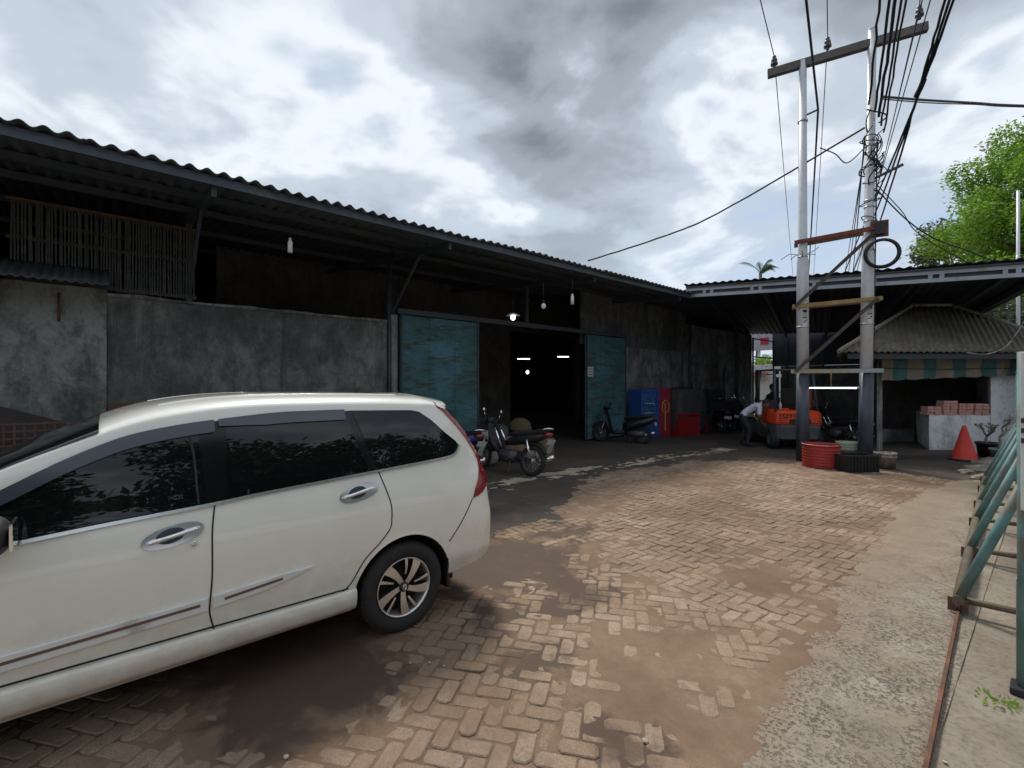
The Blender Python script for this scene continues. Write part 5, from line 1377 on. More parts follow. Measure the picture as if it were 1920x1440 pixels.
tme.materials.clear(); tme.materials.append(M['black_matte']); tme.transform(Matrix.Translation((-.16, -.517, .845)) @ Matrix.Rotation(R(90), 4, 'X'))
link('lettering', tme, hood)
fb('chassis', M['forklift_grey'], (0, .75, .42), (1.0, 1.5, .38))
fb('seat', M['black_matte'], (0, .25, 1.12), (.5, .46, .14), .04); fb('seat_back', M['black_matte'], (0, .03, 1.38), (.46, .1, .45), .04)
fb('cowl', M['forklift_grey'], (0, 1.15, .9), (.9, .25, .7)); MB().tube([(0, 1.05, 1.1), (0, .78, 1.32)], .025, 8).build('steering_column', M['black'], fk)
MB().tube([(.17*math.cos(a), .76+.05*math.sin(a), 1.33+.16*math.sin(a)) for a in np.linspace(0, 2*math.pi, 20, endpoint=False)], .014, 6, closed=True).build('steering_wheel', M['black'], fk)
for sx in (-1, 1):
    MB().tube([(sx*.50, -.30, 1.0), (sx*.47, -.12, 2.08)], .035, 10).build('guard_post', M['steel_blue'], fk)
    MB().tube([(sx*.50, 1.2, 1.2), (sx*.47, .9, 2.08)], .035, 10).build('guard_post', M['steel_blue'], fk)
    fb('guard_rail', M['steel_blue'], (sx*.47, .39, 2.1), (.07, 1.1, .05), .01)
for k in range(6): fb('guard_bar', M['steel_blue'], (0, -.1+k*.19, 2.105), (.92, .035, .035), .005)
fb('work_lamp', M['bulb_off'], (-.38, -.15, 1.94), (.13, .06, .08), .01)
for sx in (-1, 1):
    fb('mast_channel', M['black_matte'], (sx*.27, 1.72, 1.1), (.09, .14, 2.1), .01); fb('fork', M['black_matte'], (sx*.25, 2.4, .06), (.1, 1.1, .04), .008)
fb('carriage', M['black_matte'], (0, 1.84, .5), (.95, .06, .45), .01)
MB().lathe([(0, 0), (.14, .01), (.155, .06), (.155, .55), (.13, .62), (.05, .65), (.05, .70), (0, .70)], 22, Matrix.Translation((.32, -.05, 1.04))).build('gas_cylinder', paint('orange_cylinder', (.42, .10, .04), .6), fk)
MB().lathe([(0, 0), (.035, 0), (.035, .16), (.015, .19), (.015, .23), (0, .23)], 14, Matrix.Translation((-.36, -.22, 1.03))).build('water_bottle', M['plate_white'], fk)
def fwheel(x, y, r, w):
    T = Matrix.Translation((x, y, r)) @ Matrix.Rotation(R(90), 4, 'Y')
    o = MB().lathe([(r*.55, -w/2), (r*.94, -w/2), (r, -w*.3), (r, w*.3), (r*.94, w/2), (r*.55, w/2)], 30, T).build('wheel', M['rubber'], fk)
    MB().lathe([(r*.56, -w*.42), (r*.3, -w*.2), (0, -w*.2)], 24, T).build('hub', M['forklift_grey'], o); MB().lathe([(r*.56, w*.42), (r*.3, w*.2), (0, w*.2)], 24, T).build('hub', M['forklift_grey'], o)
for sx in (-1, 1): fwheel(sx*.52, -.12, .27, .19); fwheel(sx*.56, 1.45, .34, .24)

# ------------------------------------------------------------------ motorcycles (local +x = forwards)
def wheel_moto(t, x, r, wd=.075, name='wheel'):
    T = Matrix.Translation((x, 0, r)) @ Matrix.Rotation(R(90), 4, 'X')
    pr = [(r-.075+.075*math.cos(a)*1.0 if False else r-wd*.55+wd*.55*math.cos(a), wd*.5*math.sin(a)) for a in np.linspace(-R(140), R(140), 13)]
    o = MB().lathe(pr, 36, T).build(name, M['rubber'], t)
    MB().lathe([(r-wd*.95, -.024), (r-wd*.8, -.026), (r-wd*1.1, 0), (r-wd*.8, .026), (r-wd*.95, .024)], 36, T).build('rim', M['alu'], o)
    MB().lathe([(0, -.05), (.05, -.05), (.055, -.02), (.055, .02), (.05, .05), (0, .05)], 18, T).build('hub', M['alu'], o)
    for k in range(18):
        a = 2*math.pi*k/18; b = a+(.35 if k % 2 else -.35); s_ = .03 if k % 2 else -.03
        MB().tube([tuple(T @ Vector((.05*math.cos(b), .05*math.sin(b), s_))), tuple(T @ Vector(((r-wd)*math.cos(a), (r-wd)*math.sin(a), 0)))], .0035, 4, caps=False).build('spoke', M['alu'], o)
    return o
def loft_body(name, secs, mat, parent):
    """secs: (x, z centre, half width, half height) round sections"""
    mb = MB(); n = 14
    for (x, z, w, h) in secs:
        for j in range(n):
            a = 2*math.pi*j/n; c, s_ = math.cos(a), math.sin(a)
            mb.v.append((x, w*math.copysign(abs(c)**.7, c), z+h*math.copysign(abs(s_)**.7, s_)))
    for i in range(len(secs)-1):
        for j in range(n): mb.f.append([i*n+j, i*n+(j+1) % n, (i+1)*n+(j+1) % n, (i+1)*n+j]); mb.m.append(0); mb.sm.append(True)
    mb.f += [list(range(n)), list(range((len(secs)-1)*n, len(secs)*n))[::-1]]; mb.m += [0, 0]; mb.sm += [False, False]
    o = mb.build(name, mat, parent); b2 = bmesh.new(); b2.from_mesh(o.data); bmesh.ops.recalc_face_normals(b2, faces=b2.faces); b2.to_mesh(o.data); b2.free(); return o
def underbone(label, loc, rz, body, shield, group=None, lean=R(8), plate=True):
    t = thing('motorcycle', label, 'motorcycle', tuple(loc), rz, group); t.rotation_euler = (lean, 0, rz)
    wheel_moto(t, 0, .285, .085); wheel_moto(t, 1.24, .28, .07)
    # forks, mudguards
    for s_ in (-1, 1):
        MB().tube([(1.24, s_*.07, .28), (1.10, s_*.07, .66)], .022, 8).build('fork_leg', M['alu'], t)
        MB().tube([(0, s_*.10, .29), (.48, s_*.09, .33)], .02, 8).build('swing_arm', M['black'], t)
        MB().tube([(-.02, s_*.12, .34), (.10, s_*.12, .70)], [.028, .028], 10).build('shock_absorber', M['chrome'], t)
    MB().tube([(1.24-.31*math.cos(a), 0, .28+.31*math.sin(a)) for a in np.linspace(R(20), R(150), 12)], .045, 8).build('front_mudguard', body, t)
    MB().tube([(-.31*math.cos(a), 0, .285+.32*math.sin(a)) for a in np.linspace(R(25), R(120), 12)], .05, 8).build('rear_mudguard', M['black'], t)
    loft_body('leg_shield', [(1.02, .98, .10, .07), (.98, .84, .17, .10), (.93, .68, .20, .12), (.84, .52, .17, .12), (.72, .42, .11, .08)], shield, t)
    for s_ in (-1, 1): MB().tube([(.92, s_*.08, .92), (.80, s_*.10, .74), (.66, s_*.11, .50)], .022, 8).build('shield_trim', M['chrome'], t)
    loft_body('engine', [(.75, .36, .10, .06), (.66, .34, .15, .12), (.45, .33, .16, .13), (.30, .36, .10, .09)], paint('dark_engine', (.10, .10, .10), .5, .5), t)
    loft_body('side_body', [(.62, .58, .07, .05), (.45, .63, .11, .09), (.2, .68, .13, .10), (-.08, .72, .12, .08), (-.30, .78, .07, .045)], body, t)
    loft_body('seat', [(.56, .745, .08, .03), (.40, .765, .12, .05), (.1, .79, .13, .055), (-.15, .83, .12, .05), (-.28, .85, .08, .03)], M['black_matte'], t)
    loft_body('tail_lamp', [(-.24, .775, .085, .05), (-.33, .79, .075, .045), (-.40, .80, .03, .02)], M['red_lens'], t)
    MB().tube([(-.12, .12, .86), (-.36, .10, .90), (-.40, 0, .90), (-.36, -.10, .90), (-.12, -.12, .86)], .014, 7).build('grab_rail', M['chrome'], t)
    if plate:
        Mp = Matrix.Translation((-.375, 0, .655)) @ Matrix.Rotation(R(-28), 4, 'Y'); MB().box((0, 0, 0), (.008, .25, .105), Mp).build('number_plate', M['plate_white'], t)
        Mp = Matrix.Translation((-.36, 0, .53)) @ Matrix.Rotation(R(-22), 4, 'Y'); MB().box((0, 0, 0), (.012, .13, .16), Mp, bev=.004).build('mud_flap', paint('grey_flap', (.34, .35, .37), .6), t)
    MB().tube([(1.0, -.34, .99), (1.02, -.2, 1.02), (1.04, 0, 1.0), (1.02, .2, 1.02), (1.0, .34, .99)], .014, 7).build('handlebar', M['black'], t)
    for s_ in (-1, 1):
        MB().tube([(1.0, s_*.28, .995), (.985, s_*.37, .985)], .02, 8).build('grip', M['black_matte'], t)
        MB().tube([(1.02, s_*.22, 1.03), (1.03, s_*.27, 1.16)], .007, 6).build('mirror_stem', M['chrome'], t)
        mo = MB().sphere((1.02, s_*.29, 1.19), (.018, .06, .045)).build('mirror', M['black'], t)
        MB().sphere((1.008, s_*.29, 1.19), (.012, .052, .038)).build('mirror_glass', M['mirror_glass'], mo)
    loft_body('headlamp_cowl', [(.96, 1.0, .08, .05), (1.03, 1.0, .13, .075), (1.12, .98, .10, .07)], body, t)
    MB().sphere((1.12, 0, .975), (.04, .08, .055)).build('headlamp', M['mirror_glass'], t)
    MB().tube([(.6, -.12, .26), (.3, -.15, .22), (-.05, -.16, .30), (-.38, -.16, .38)], [.022, .022, .045, .045], 10).build('exhaust', M['chrome'], t)
    MB().tube([(.42, .12, .26), (.36, .24, .02)], .012, 6).build('side_stand', M['rust'], t)
    for s_ in (-1, 1): MB().tube([(.42, s_*.12, .27), (.42, s_*.27, .27)], .016, 6).build('footrest', M['black'], t)
    return t
def scooter(label, loc, rz, body, group=None, lean=R(7)):
    t = thing('scooter', label, 'scooter', tuple(loc), rz, group); t.rotation_euler = (lean, 0, rz)
    wheel_moto(t, 0, .26, .10); wheel_moto(t, 1.25, .26, .09)
    loft_body('front_apron', [(1.10, 1.0, .10, .06), (1.10, .86, .19, .10), (1.04, .66, .20, .14), (.97, .46, .19, .10), (.92, .34, .14, .06)], body, t)
    loft_body('footboard', [(.96, .31, .17, .05), (.75, .29, .18, .045), (.5, .31, .17, .06)], M['black'], t)
    loft_body('rear_body', [(.56, .44, .13, .14), (.38, .54, .16, .17), (.1, .60, .17, .14), (-.15, .66, .15, .11), (-.36, .74, .07, .06)], body, t)
    loft_body('seat', [(.54, .72, .09, .04), (.36, .75, .14, .055), (.02, .78, .14, .055), (-.24, .82, .10, .04)], M['black_matte'], t)
    loft_body('engine', [(.42, .28, .13, .08), (.15, .28, .13, .1), (-.05, .28, .09, .08)], paint('dark_engine', (.10, .10, .10), .5, .5), t)
    MB().tube([(1.25-.29*math.cos(a), 0, .26+.295*math.sin(a)) for a in np.linspace(R(25), R(150), 12)], .055, 8).build('front_mudguard', body, t)
    for s_ in (-1, 1):
        MB().tube([(1.25, s_*.07, .26), (1.12, s_*.07, .6)], .022, 8).build('fork_leg', M['alu'], t)
        MB().tube([(1.05, s_*.18, 1.04), (1.06, s_*.26, 1.20)], .007, 6).build('mirror_stem', M['black'], t)
        mo = MB().sphere((1.05, s_*.28, 1.23), (.018, .065, .042)).build('mirror', M['black'], t); MB().sphere((1.036, s_*.28, 1.23), (.012, .056, .036)).build('mirror_glass', M['mirror_glass'], mo)
        MB().tube([(1.03, s_*.27, 1.0), (1.01, s_*.37, .985)], .02, 8).build('grip', M['black_matte'], t)
    MB().tube([(1.03, -.30, 1.0), (1.06, 0, 1.02), (1.03, .30, 1.0)], .018, 7).build('handlebar', M['black'], t)
    loft_body('headlamp_cowl', [(1.0, 1.03, .09, .05), (1.08, 1.03, .14, .07), (1.17, 1.0, .10, .06)], body, t)
    MB().sphere((1.17, 0, .99), (.03, .08, .045)).build('headlamp', M['mirror_glass'], t)
    loft_body('tail_lamp', [(-.30, .75, .08, .045), (-.40, .76, .05, .03)], M['red_lens'], t)
    MB().box((-.36, 0, .58), (.01, .24, .10)).build('number_plate', M['plate_white'], t)
    MB().tube([(.45, -.16, .24), (.1, -.19, .24), (-.3, -.19, .34)], [.025, .055, .05], 10).build('exhaust', M['chrome'], t)
    MB().tube([(.40, .10, .22), (.34, .22, .01)], .012, 6).build('side_stand', M['black'], t)
    return t
blk = M['black']; nav = M['navy']
underbone('black motorcycle with chrome legshield trim standing in the doorway behind the white car', ground_at(996, 893), math.atan2(-.25, -1.0), blk, blk)
underbone('blue motorcycle half hidden behind the tail of the white car', ground_at(905, 893)+Vector((-.05, -.42, 0)), math.atan2(-.25, -1.0), M['blue'], M['blue'])
scooter('black scooter parked facing the blue sliding door', ground_at(1198, 832)+Vector((.12, 0, 0)), math.atan2(-.36, -1), paint('scooter_black', (.014, .015, .022), .3, var=.2))
scooter('black scooter standing behind the sweeping person', place(1392, 17.4), R(150), blk)
scooter('black scooter parked before the tall-stacked machine', place(1352, 16.3), R(140), paint('scooter_black', (.014, .015, .022), .3))
scooter('black scooter parked beside the corner machine', place(1372, 16.9), R(135), paint('scooter_black', (.014, .015, .022), .3))
underbone('dark motorcycle parked under the far wall beyond the sweeper', place(1422, 18.6), R(165), blk, blk, plate=False)
underbone('black motorcycle parked under the canopy between the two utility poles', place(1600, 12.6), R(160), blk, blk)

# ------------------------------------------------------------------ cabinets and clutter along the far wall
def cab(name, label, cat, loc, rz, d, mat, build):
    t = thing(name, label, cat, tuple(loc), rz); build(t, d, mat); return t
def on_wall(px, X=-8.75): v = on_x(px, 800, X); v.z = 0; return v
def cooler(t, d, mat):
    MB().box((0, 0, d[2]/2), d, bev=.02).build('cabinet', mat, t)
    MB().box((d[0]/2+.006, -.06, d[2]*.60), (.014, d[1]*.66, d[2]*.62), bev=.004).build('glass_door', paint('cooler_print', (.04, .13, .30), .3, var=.8, scale=5, bump=0), t)
    MB().box((d[0]/2+.007, .30, d[2]*.5), (.014, .10, d[2]*.9)).build('side_panel', M['blue'], t)
    for z in (.5, .8, 1.1): MB().box((d[0]/2+.01, -.06, z), (.012, d[1]*.6, .02)).build('shelf_edge', M['plate_white'], t)
c1 = on_wall(1207, -8.7); cab('drinks_cooler', 'blue upright drinks cooler standing against the mottled wall', 'cooler', c1, R(-12), (.6, .78, 1.55), M['blue'], cooler)
def pinkcab(t, d, mat):
    MB().box((0, 0, d[2]/2), d, bev=.015).build('cabinet', mat, t)
    MB().box((d[0]/2+.004, 0, d[2]/2), (.012, d[1]-.06, d[2]-.08), bev=.004).build('door', M['crimson'], t)
    MB().tube([(d[0]/2+.02, .05+.17*math.cos(a), .98+.21*math.sin(a)) for a in np.linspace(0, 2*math.pi, 22, endpoint=False)], .012, 6, closed=True).build('hose_ring', M['yellow'], t)
    MB().box((d[0]/2+.014, .03, .65), (.008, .04, .9)).build('stripe', M['yellow'], t)
cab('hydrant_cabinet', 'crimson upright cabinet with a yellow ring beside the blue cooler', 'cabinet', on_wall(1235, -8.55), R(-8), (.45, .62, 1.58), M['crimson'], pinkcab)
def redcrate(t, d, mat):
    x, y, z = d
    for c, dd in (((x/2, 0, z*.42), (.03, y, z*.84)), ((-x/2, 0, z/2), (.03, y, z)), ((0, y/2, z/2), (x-.03, .03, z)), ((0, -y/2, z/2), (x-.03, .03, z)), ((0, 0, .03), (x-.03, y-.03, .04))): MB().box(c, dd, bev=.006).build('side', mat, t)
    MB().box((x/2, 0, z*.95), (.035, y, .07), bev=.006).build('lip', mat, t)
cab('red_bin', 'large open red bin on the ground before the tarpaulin-covered machine', 'bin', ground_at(1281, 815), R(-14), (.6, .9, .74), M['red_crate'], redcrate)
cab('red_bin', 'smaller red bin partly behind the large open one', 'bin', ground_at(1312, 809), R(-25), (.5, .5, .62), M['red_crate'], redcrate)
def machine(t, d, mat):
    bm = bmesh.new(); bmesh.ops.create_icosphere(bm, subdivisions=4, radius=1)
    for v in bm.verts:
        q = v.co.copy(); s_ = max(abs(q.x), abs(q.y), abs(q.z)); q = q.lerp(q/s_, .62)
        q *= 1+.07*noise.noise(q*2.3)+.03*noise.noise(q*7)
        v.co = Vector((q.x*d[0]/2, q.y*d[1]/2, max(0, d[2]*.5+q.z*d[2]/2)))
    me = bpy.data.meshes.new('cover'); bm.to_mesh(me); bm.free(); me.materials.append(mat)
    for p in me.polygons: p.use_smooth = True
    link('cover', me, t)
    for k in range(3): MB().tube([(d[0]*.3, -d[1]*.3+k*d[1]*.3, d[2]*.9), (d[0]*.35, -d[1]*.3+k*d[1]*.3, d[2]*1.12)], .03, 8).build('lever', M['black'], t)
cab('covered_machine', 'bulky machine under a dark grey tarpaulin behind the red bins', 'machine', on_wall(1283, -8.35), R(-5), (.9, 1.7, 1.62), M['tarp'], machine)
def engine(t, d, mat):
    MB().box((0, 0, d[2]*.32), (d[0], d[1], d[2]*.64), bev=.03).build('body', mat, t)
    MB().box((0, -d[1]*.1, d[2]*.76), (d[0]*.6, d[1]*.55, d[2]*.24), bev=.03).build('head', M['black_matte'], t)
    for k in range(4): MB().tube([(d[0]*.52, -d[1]*.35+k*d[1]*.22, d[2]*.2), (d[0]*.52, -d[1]*.35+k*d[1]*.22, d[2]*.55)], .035, 8).build('cylinder', M['black'], t)
    MB().tube([(0, d[1]*.3, d[2]*.6), (0, d[1]*.38, d[2]*1.35)], .04, 8).build('stack', M['black'], t)
cab('engine_block', 'dark workshop machine with a tall stack near the grey end wall', 'machine', on_wall(1340, -8.3), R(-4), (.8, 1.9, 1.72), M['black_matte'], engine)
cab('engine_block', 'low dark machine in the corner beyond the tall-stacked one', 'machine', on_wall(1372, -8.2), R(6), (.8, 1.3, 1.15), M['forklift_grey'], engine)
pl = MB().bar((W+.30, 19.4, 0), (W+.05, 19.2, 2.55), .05, .12).build('leaning_plank', M['brown_wood']); tag(pl, 'dark plank leaning against the grey end wall', 'plank')

# goods piled inside the doorway
def bagmesh(name, d, mat, seed, parent=None):
    bm = bmesh.new(); bmesh.ops.create_icosphere(bm, subdivisions=3, radius=1)
    for v in bm.verts:
        q = v.co.copy(); s_ = max(abs(q.x), abs(q.y), abs(q.z)); q = q.lerp(q/s_, .45)*(1+.12*noise.noise(q*1.9+Vector((seed, 0, 0))))
        v.co = Vector((q.x*d[0]/2, q.y*d[1]/2, max(0, d[2]/2+q.z*d[2]/2)))
    me = bpy.data.meshes.new(name); bm.to_mesh(me); bm.free(); me.materials.append(mat)
    for p in me.polygons: p.use_smooth = True
    return link(name, me, parent)
piles = [('sack', 'white woven sack slumped inside the doorway by the door edge', 'sack', 'sack', (912, 9.9), (.5, .45, .75), 0),
         ('sack', 'brown jute sack sitting on the doorway floor', 'cardboard', 'sack', (962, 10.6), (.55, .5, .55), 0),
         ('sack', 'pale sack lying between the brown sack and the carton', 'sack', 'sack', (988, 10.9), (.5, .45, .5), 0),
         ('sack', 'grey bag behind the motorcycle handlebar', 'tarp', 'bag', (935, 10.9), (.55, .5, .8), 0)]
for k, (nm, lab, mt, cat, (px, kk), d, z) in enumerate(piles):
    o = bagmesh(nm, d, M[mt], k*3.1); o.location = place(px, kk, z); o.rotation_euler = (0, 0, k*.8); tag(o, lab, cat)
bk = thing('straw_basket', 'round yellow straw basket on top of the pile in the doorway', 'basket', tuple(place(975, 11.2, .0)))
MB().lathe([(0, 0), (.22, 0), (.26, .62), (.30, .66), (.27, .66), (.2, .05), (0, .04)], 24).build('basket', M['straw'], bk); MB().lathe([(.28, .66), (.25, .80), (.12, .90), (0, .92)], 20).build('lid', M['straw'], bk)
o = MB().box((0, 0, .22), (.42, .5, .44), bev=.01).build('carton', M['cardboard']); o.location = place(1016, 11.0); o.rotation_euler = (0, 0, .4); tag(o, 'brown cardboard carton at the end of the pile in the doorway', 'carton')
nt_ = thing('paper_notice', 'small white paper notice fixed to the farther blue door', 'notice', (W+.105, on_x(1107, 697, W+.1).y, on_x(1107, 697, W+.1).z))
MB().box((0, 0, 0), (.006, .26, .30)).build('sheet', M['plate_white'], nt_)
for k in range(3): MB().box((.004, 0, .08-.08*k), (.003, .19, .028)).build('print_line', paint('grey_print', (.25, .25, .26), .8), nt_)

# lamps
def bulb_lamp(px, py, k, label, lit, shade=True, drop=.3):
    p = spot(px, py, k); t = thing('hanging_lamp', label, 'lamp', tuple(p))
    MB().sphere((0, 0, 0), (.05, .05, .06)).build('bulb', M['lamp_on'] if lit else M['bulb_off'], t)
    MB().tube([(0, 0, .05), (0, 0, .12)], .022, 8).build('socket', M['black'], t); MB().tube([(0, 0, .12), (0, 0, .12+drop)], .006, 5).build('flex', M['cable'], t)
    if shade: MB().lathe([(.02, .09), (.06, .08), (.15, .03), (.152, .024), (.06, .07), (.02, .08)], 20).build('shade', M['white_paint'], t)
bulb_lamp(962, 595, 9.9, 'lit bulb under a white shade above the doorway', True)
bulb_lamp(1019, 574, 9.6, 'unlit round bulb hanging from the purlin above the doorway', False, False, .35)
def slim_lamp(px, py, k, label, L=.24):
    p = spot(px, py, k); t = thing('hanging_lamp', label, 'lamp', tuple(p))
    MB().lathe([(0, -L/2), (.035, -L/2), (.035, L*.2), (.02, L*.35), (.02, L/2), (0, L/2)], 12).build('bulb', M['bulb_off'], t); MB().tube([(0, 0, L/2), (0, 0, L/2+.3)], .006, 5).build('flex', M['cable'], t)
slim_lamp(544, 460, 7.0, 'unlit white energy lamp hanging above the dark stained wall', .22); slim_lamp(1073, 561, 9.8, 'unlit white energy lamp hanging near the farther blue door', .22)
a, b = on_x(970, 673, -19), on_x(993, 673, -19); tube_lamp('tube_lamp', a, b, 'lit tube lamp deep inside the warehouse above the small bulb', .024)
a, b = on_x(1045, 669, -18), on_x(1066, 669, -18); tube_lamp('tube_lamp', a, b, 'lit tube lamp deep inside the warehouse near the inner doorway jamb', .024)
bulb_lamp(989, 698, 17.5, 'small lit bulb deep inside the dark warehouse', True, False)

# things against the pale wall behind the car's windscreen
lc = thing('lattice_crate', 'brown lattice cage standing against the pale stained wall', 'cage', (W+.5, -.75, 0))
for i in range(17): MB().box((.25, -.72+i*.09, .62), (.012, .022, 1.24)).build('upright', M['brown_wood'], lc)
for i in range(14): MB().box((.262, 0, .05+i*.09), (.012, 1.46, .022)).build('cross_slat', M['brown_wood'], lc)
for s_ in (-1, 1): MB().box((.05, s_*.735, .62), (.42, .03, 1.24)).build('end_board', M['brown_wood'], lc)
bp = MB().box((0, 0, .72), (.03, .36, 1.44), bev=.004).build('brown_board', M['brown_wood']); bp.location = (W+.2, .22, 0); bp.rotation_euler = (0, R(-5), 0); tag(bp, 'brown board leaning on the wall behind the car windscreen', 'board')
rl = thing('roof_panel', 'dark peaked board leaning on the pale wall above the lattice cage', 'board', (W+.25, -1.3, 0))
MB().prism([(-.75, 0), (.8, 0), (.85, 1.2), (.1, 1.5), (-.75, 1.1)], .03, Matrix.Translation((0, 0, 0)) @ Matrix.Rotation(R(90), 4, 'Z') @ Matrix.Rotation(R(84), 4, 'X')).build('board', paint('dark_board', (.05, .042, .045), .8), rl)

# ------------------------------------------------------------------ people
def figure(name, label, loc, rz, J, E, mats, root='pelvis'):
    """continuous body grown over a skeleton; J: joint -> (pos, radius), mats: list of (material, test)"""
    t = thing(name, label, 'person', tuple(loc), rz)
    names = list(J); me = bpy.data.meshes.new('body'); me.from_pydata([J[n][0] for n in names], [(names.index(a), names.index(b)) for a, b in E], [])
    o = link('body', me, t); md = o.modifiers.new('skin', 'SKIN'); md.branch_smoothing = .6
    for i, n in enumerate(names):
        r = J[n][1]; r = r if isinstance(r, tuple) else (r, r); me.skin_vertices[0].data[i].radius = r; me.skin_vertices[0].data[i].use_root = n == root
    sb = o.modifiers.new('sub', 'SUBSURF'); sb.levels = sb.render_levels = 2
    baked(o); me = o.data; me.materials.clear()
    for m, _ in mats: me.materials.append(m)
    for p in me.polygons:
        p.use_smooth = True
        for i, (m, fn) in enumerate(mats):
            if fn(p.center): p.material_index = i; break
    return t
# sweeping: bent well forward (towards local +x), knees soft, both hands on the broom
J = dict(pelvis=((0, 0, .86), (.135, .15)), waist=((.10, 0, .98), (.125, .14)), chest=((.30, 0, 1.13), (.13, .165)), neck0=((.45, 0, 1.20), .075), neck=((.52, 0, 1.20), .055),
         hl=((.0, .10, .80), .10), kl=((.10, .13, .45), .072), al=((-.02, .14, .09), .048), tl=((.14, .15, .05), .045),
         hr=((-.02, -.10, .80), .10), kr=((.16, -.14, .46), .072), ar=((.08, -.16, .09), .048), tr=((.24, -.17, .05), .045),
         sl=((.40, .18, 1.14), .075), el=((.42, .24, .86), .052), wl=((.52, .12, .66), .036), fl=((.58, .08, .60), .034),
         sr=((.40, -.18, 1.14), .075), er=((.36, -.25, .88), .052), wr=((.40, -.12, .72), .036), fr=((.46, -.06, .69), .034))
E_ = [('pelvis', 'waist'), ('waist', 'chest'), ('chest', 'neck0'), ('neck0', 'neck'), ('pelvis', 'hl'), ('hl', 'kl'), ('kl', 'al'), ('al', 'tl'), ('pelvis', 'hr'), ('hr', 'kr'), ('kr', 'ar'), ('ar', 'tr'),
      ('chest', 'sl'), ('sl', 'el'), ('el', 'wl'), ('wl', 'fl'), ('chest', 'sr'), ('sr', 'er'), ('er', 'wr'), ('wr', 'fr')]
def sw_skin(c): return (c.x > .47 and c.z > 1.12) or (c.z < .80 and c.x > .33 and c.z > .58 and abs(c.y) < .3) or (c.z < .9 and abs(c.y) > .16 and c.x > .30)
def shoes(c): return c.z < .095
sp_ = ground_at(1392, 837)
pr_ = figure('person', 'person in a pale shirt and dark trousers bending over to sweep', sp_, HEAD+R(-14), J, E_, [(M['black_matte'], shoes), (M['skin'], sw_skin), (M['shirt'], lambda c: c.z+.55*c.x > .88), (M['trousers'], lambda c: True)])
def head(parent, c, fwd, s=1.0):
    """head with brow, nose, jaw, ears and hair; fwd = facing direction"""
    f = Vector(fwd).normalized(); r = f.cross(Vector((0, 0, 1))).normalized(); u = r.cross(f)
    Mh = Matrix(((f.x, -r.x, u.x, c[0]), (f.y, -r.y, u.y, c[1]), (f.z, -r.z, u.z, c[2]), (0, 0, 0, 1)))
    bm = bmesh.new(); bmesh.ops.create_uvsphere(bm, u_segments=24, v_segments=18, radius=1)
    for v in bm.verts:
        x, y, z = v.co; w = 1-.22*max(0, -z)**1.5
        v.co = Vector((x*.098*(1-.05*max(0, -z)) + (.012 if x > .6 and z < -.2 else 0), y*.078*w, z*.122))*s
        if x > .93 and abs(y) < .22 and -.25 < z < .2: v.co.x += .02*s
        if x > .8 and .05 < z < .3 and .2 < abs(y) < .6: v.co.x -= .006*s
    bm.transform(Mh); me = bpy.data.meshes.new('head'); bm.to_mesh(me); bm.free(); me.materials.append(M['skin'])
    for p in me.polygons: p.use_smooth = True
    h = link('head', me, parent)
    hr = MB().sphere((-.014*s, 0, .028*s), (.104*s, .086*s, .108*s), Mh, nu=20, nv=14).build('hair', M['hair'], h)
    bm = bmesh.new(); bm.from_mesh(hr.data); inv = Mh.inverted()
    bmesh.ops.delete(bm, geom=[v for v in bm.verts if (lambda q: q.x > .045*s and q.z < .065*s or q.z < -.045*s)(inv @ v.co)], context='VERTS'); bm.to_mesh(hr.data); bm.free()
    for sy in (-1, 1):
        MB().sphere((-.005*s, sy*.08*s, -.005*s), (.02*s, .01*s, .03*s), Mh, nu=8, nv=6).build('ear', M['skin'], h)
        MB().sphere((.088*s, sy*.03*s, .012*s), (.008*s, .012*s, .007*s), Mh, nu=8, nv=6).build('eye', M['hair'], h)
    MB().box((.093*s, 0, -.062*s), (.012*s, .042*s, .009*s), Mh, bev=.002).build('mouth', paint('lips', (.22, .08, .06), .6), h)
head(pr_, (.60, 0, 1.185), (.75, -.1, -.62))
def hand(parent, w, d, palm_n, curl_to, s=1.0):
    """palm, four unequal curled fingers and a thumb closing on the handle"""
    w, d, pn = Vector(w), Vector(d).normalized(), Vector(palm_n).normalized(); side = d.cross(pn).normalized()
    mb = MB().sphere(tuple(w+d*.045), (.042*s, .036*s, .040*s), nu=10, nv=8)
    for k, L in enumerate((.072, .082, .078, .062)):
        b = w+d*.075+side*(.028-.019*k); mb.tube([tuple(b), tuple(b+d*L*.35+pn*.012), tuple(b+d*L*.42+pn*.035), tuple(b+d*L*.12+pn*.048)], [.0098, .0094, .0088, .0078], 7)
    b = w+d*.03+side*.036; mb.tube([tuple(b), tuple(b+d*.03+side*.012+pn*.012), tuple(b+d*.045+pn*.036)], [.011, .0105, .009], 7)
    mb.build('hand', M['skin'], parent)
bd = (Vector((1.16, 0, .10))-Vector((.34, -.08, .80))).normalized()
hand(pr_, (.545, .10, .645), (.5, -.5, -.35), (0, -.6, -.5), None); hand(pr_, (.425, -.10, .71), (.5, .5, -.2), (0, .6, -.5), None)
br = thing('broom', 'long broom with a yellow handle held by the sweeping person', 'broom', tuple(sp_), HEAD+R(-14))
a = Vector((.56, .065, .60)); d_ = Vector((.70, .08, -.62)).normalized()
MB().tube([tuple(a-d_*.36), tuple(a+d_*.70)], .0145, 8).build('handle', M['yellow'], br)
e = a+d_*.70
hb_ = MB().bar(tuple(e-Vector((0, .16, 0))), tuple(e+Vector((0, .16, 0))), .06, .05).build('broom_head', M['straw'], br)
bs_ = MB(); rr = random.Random(2)
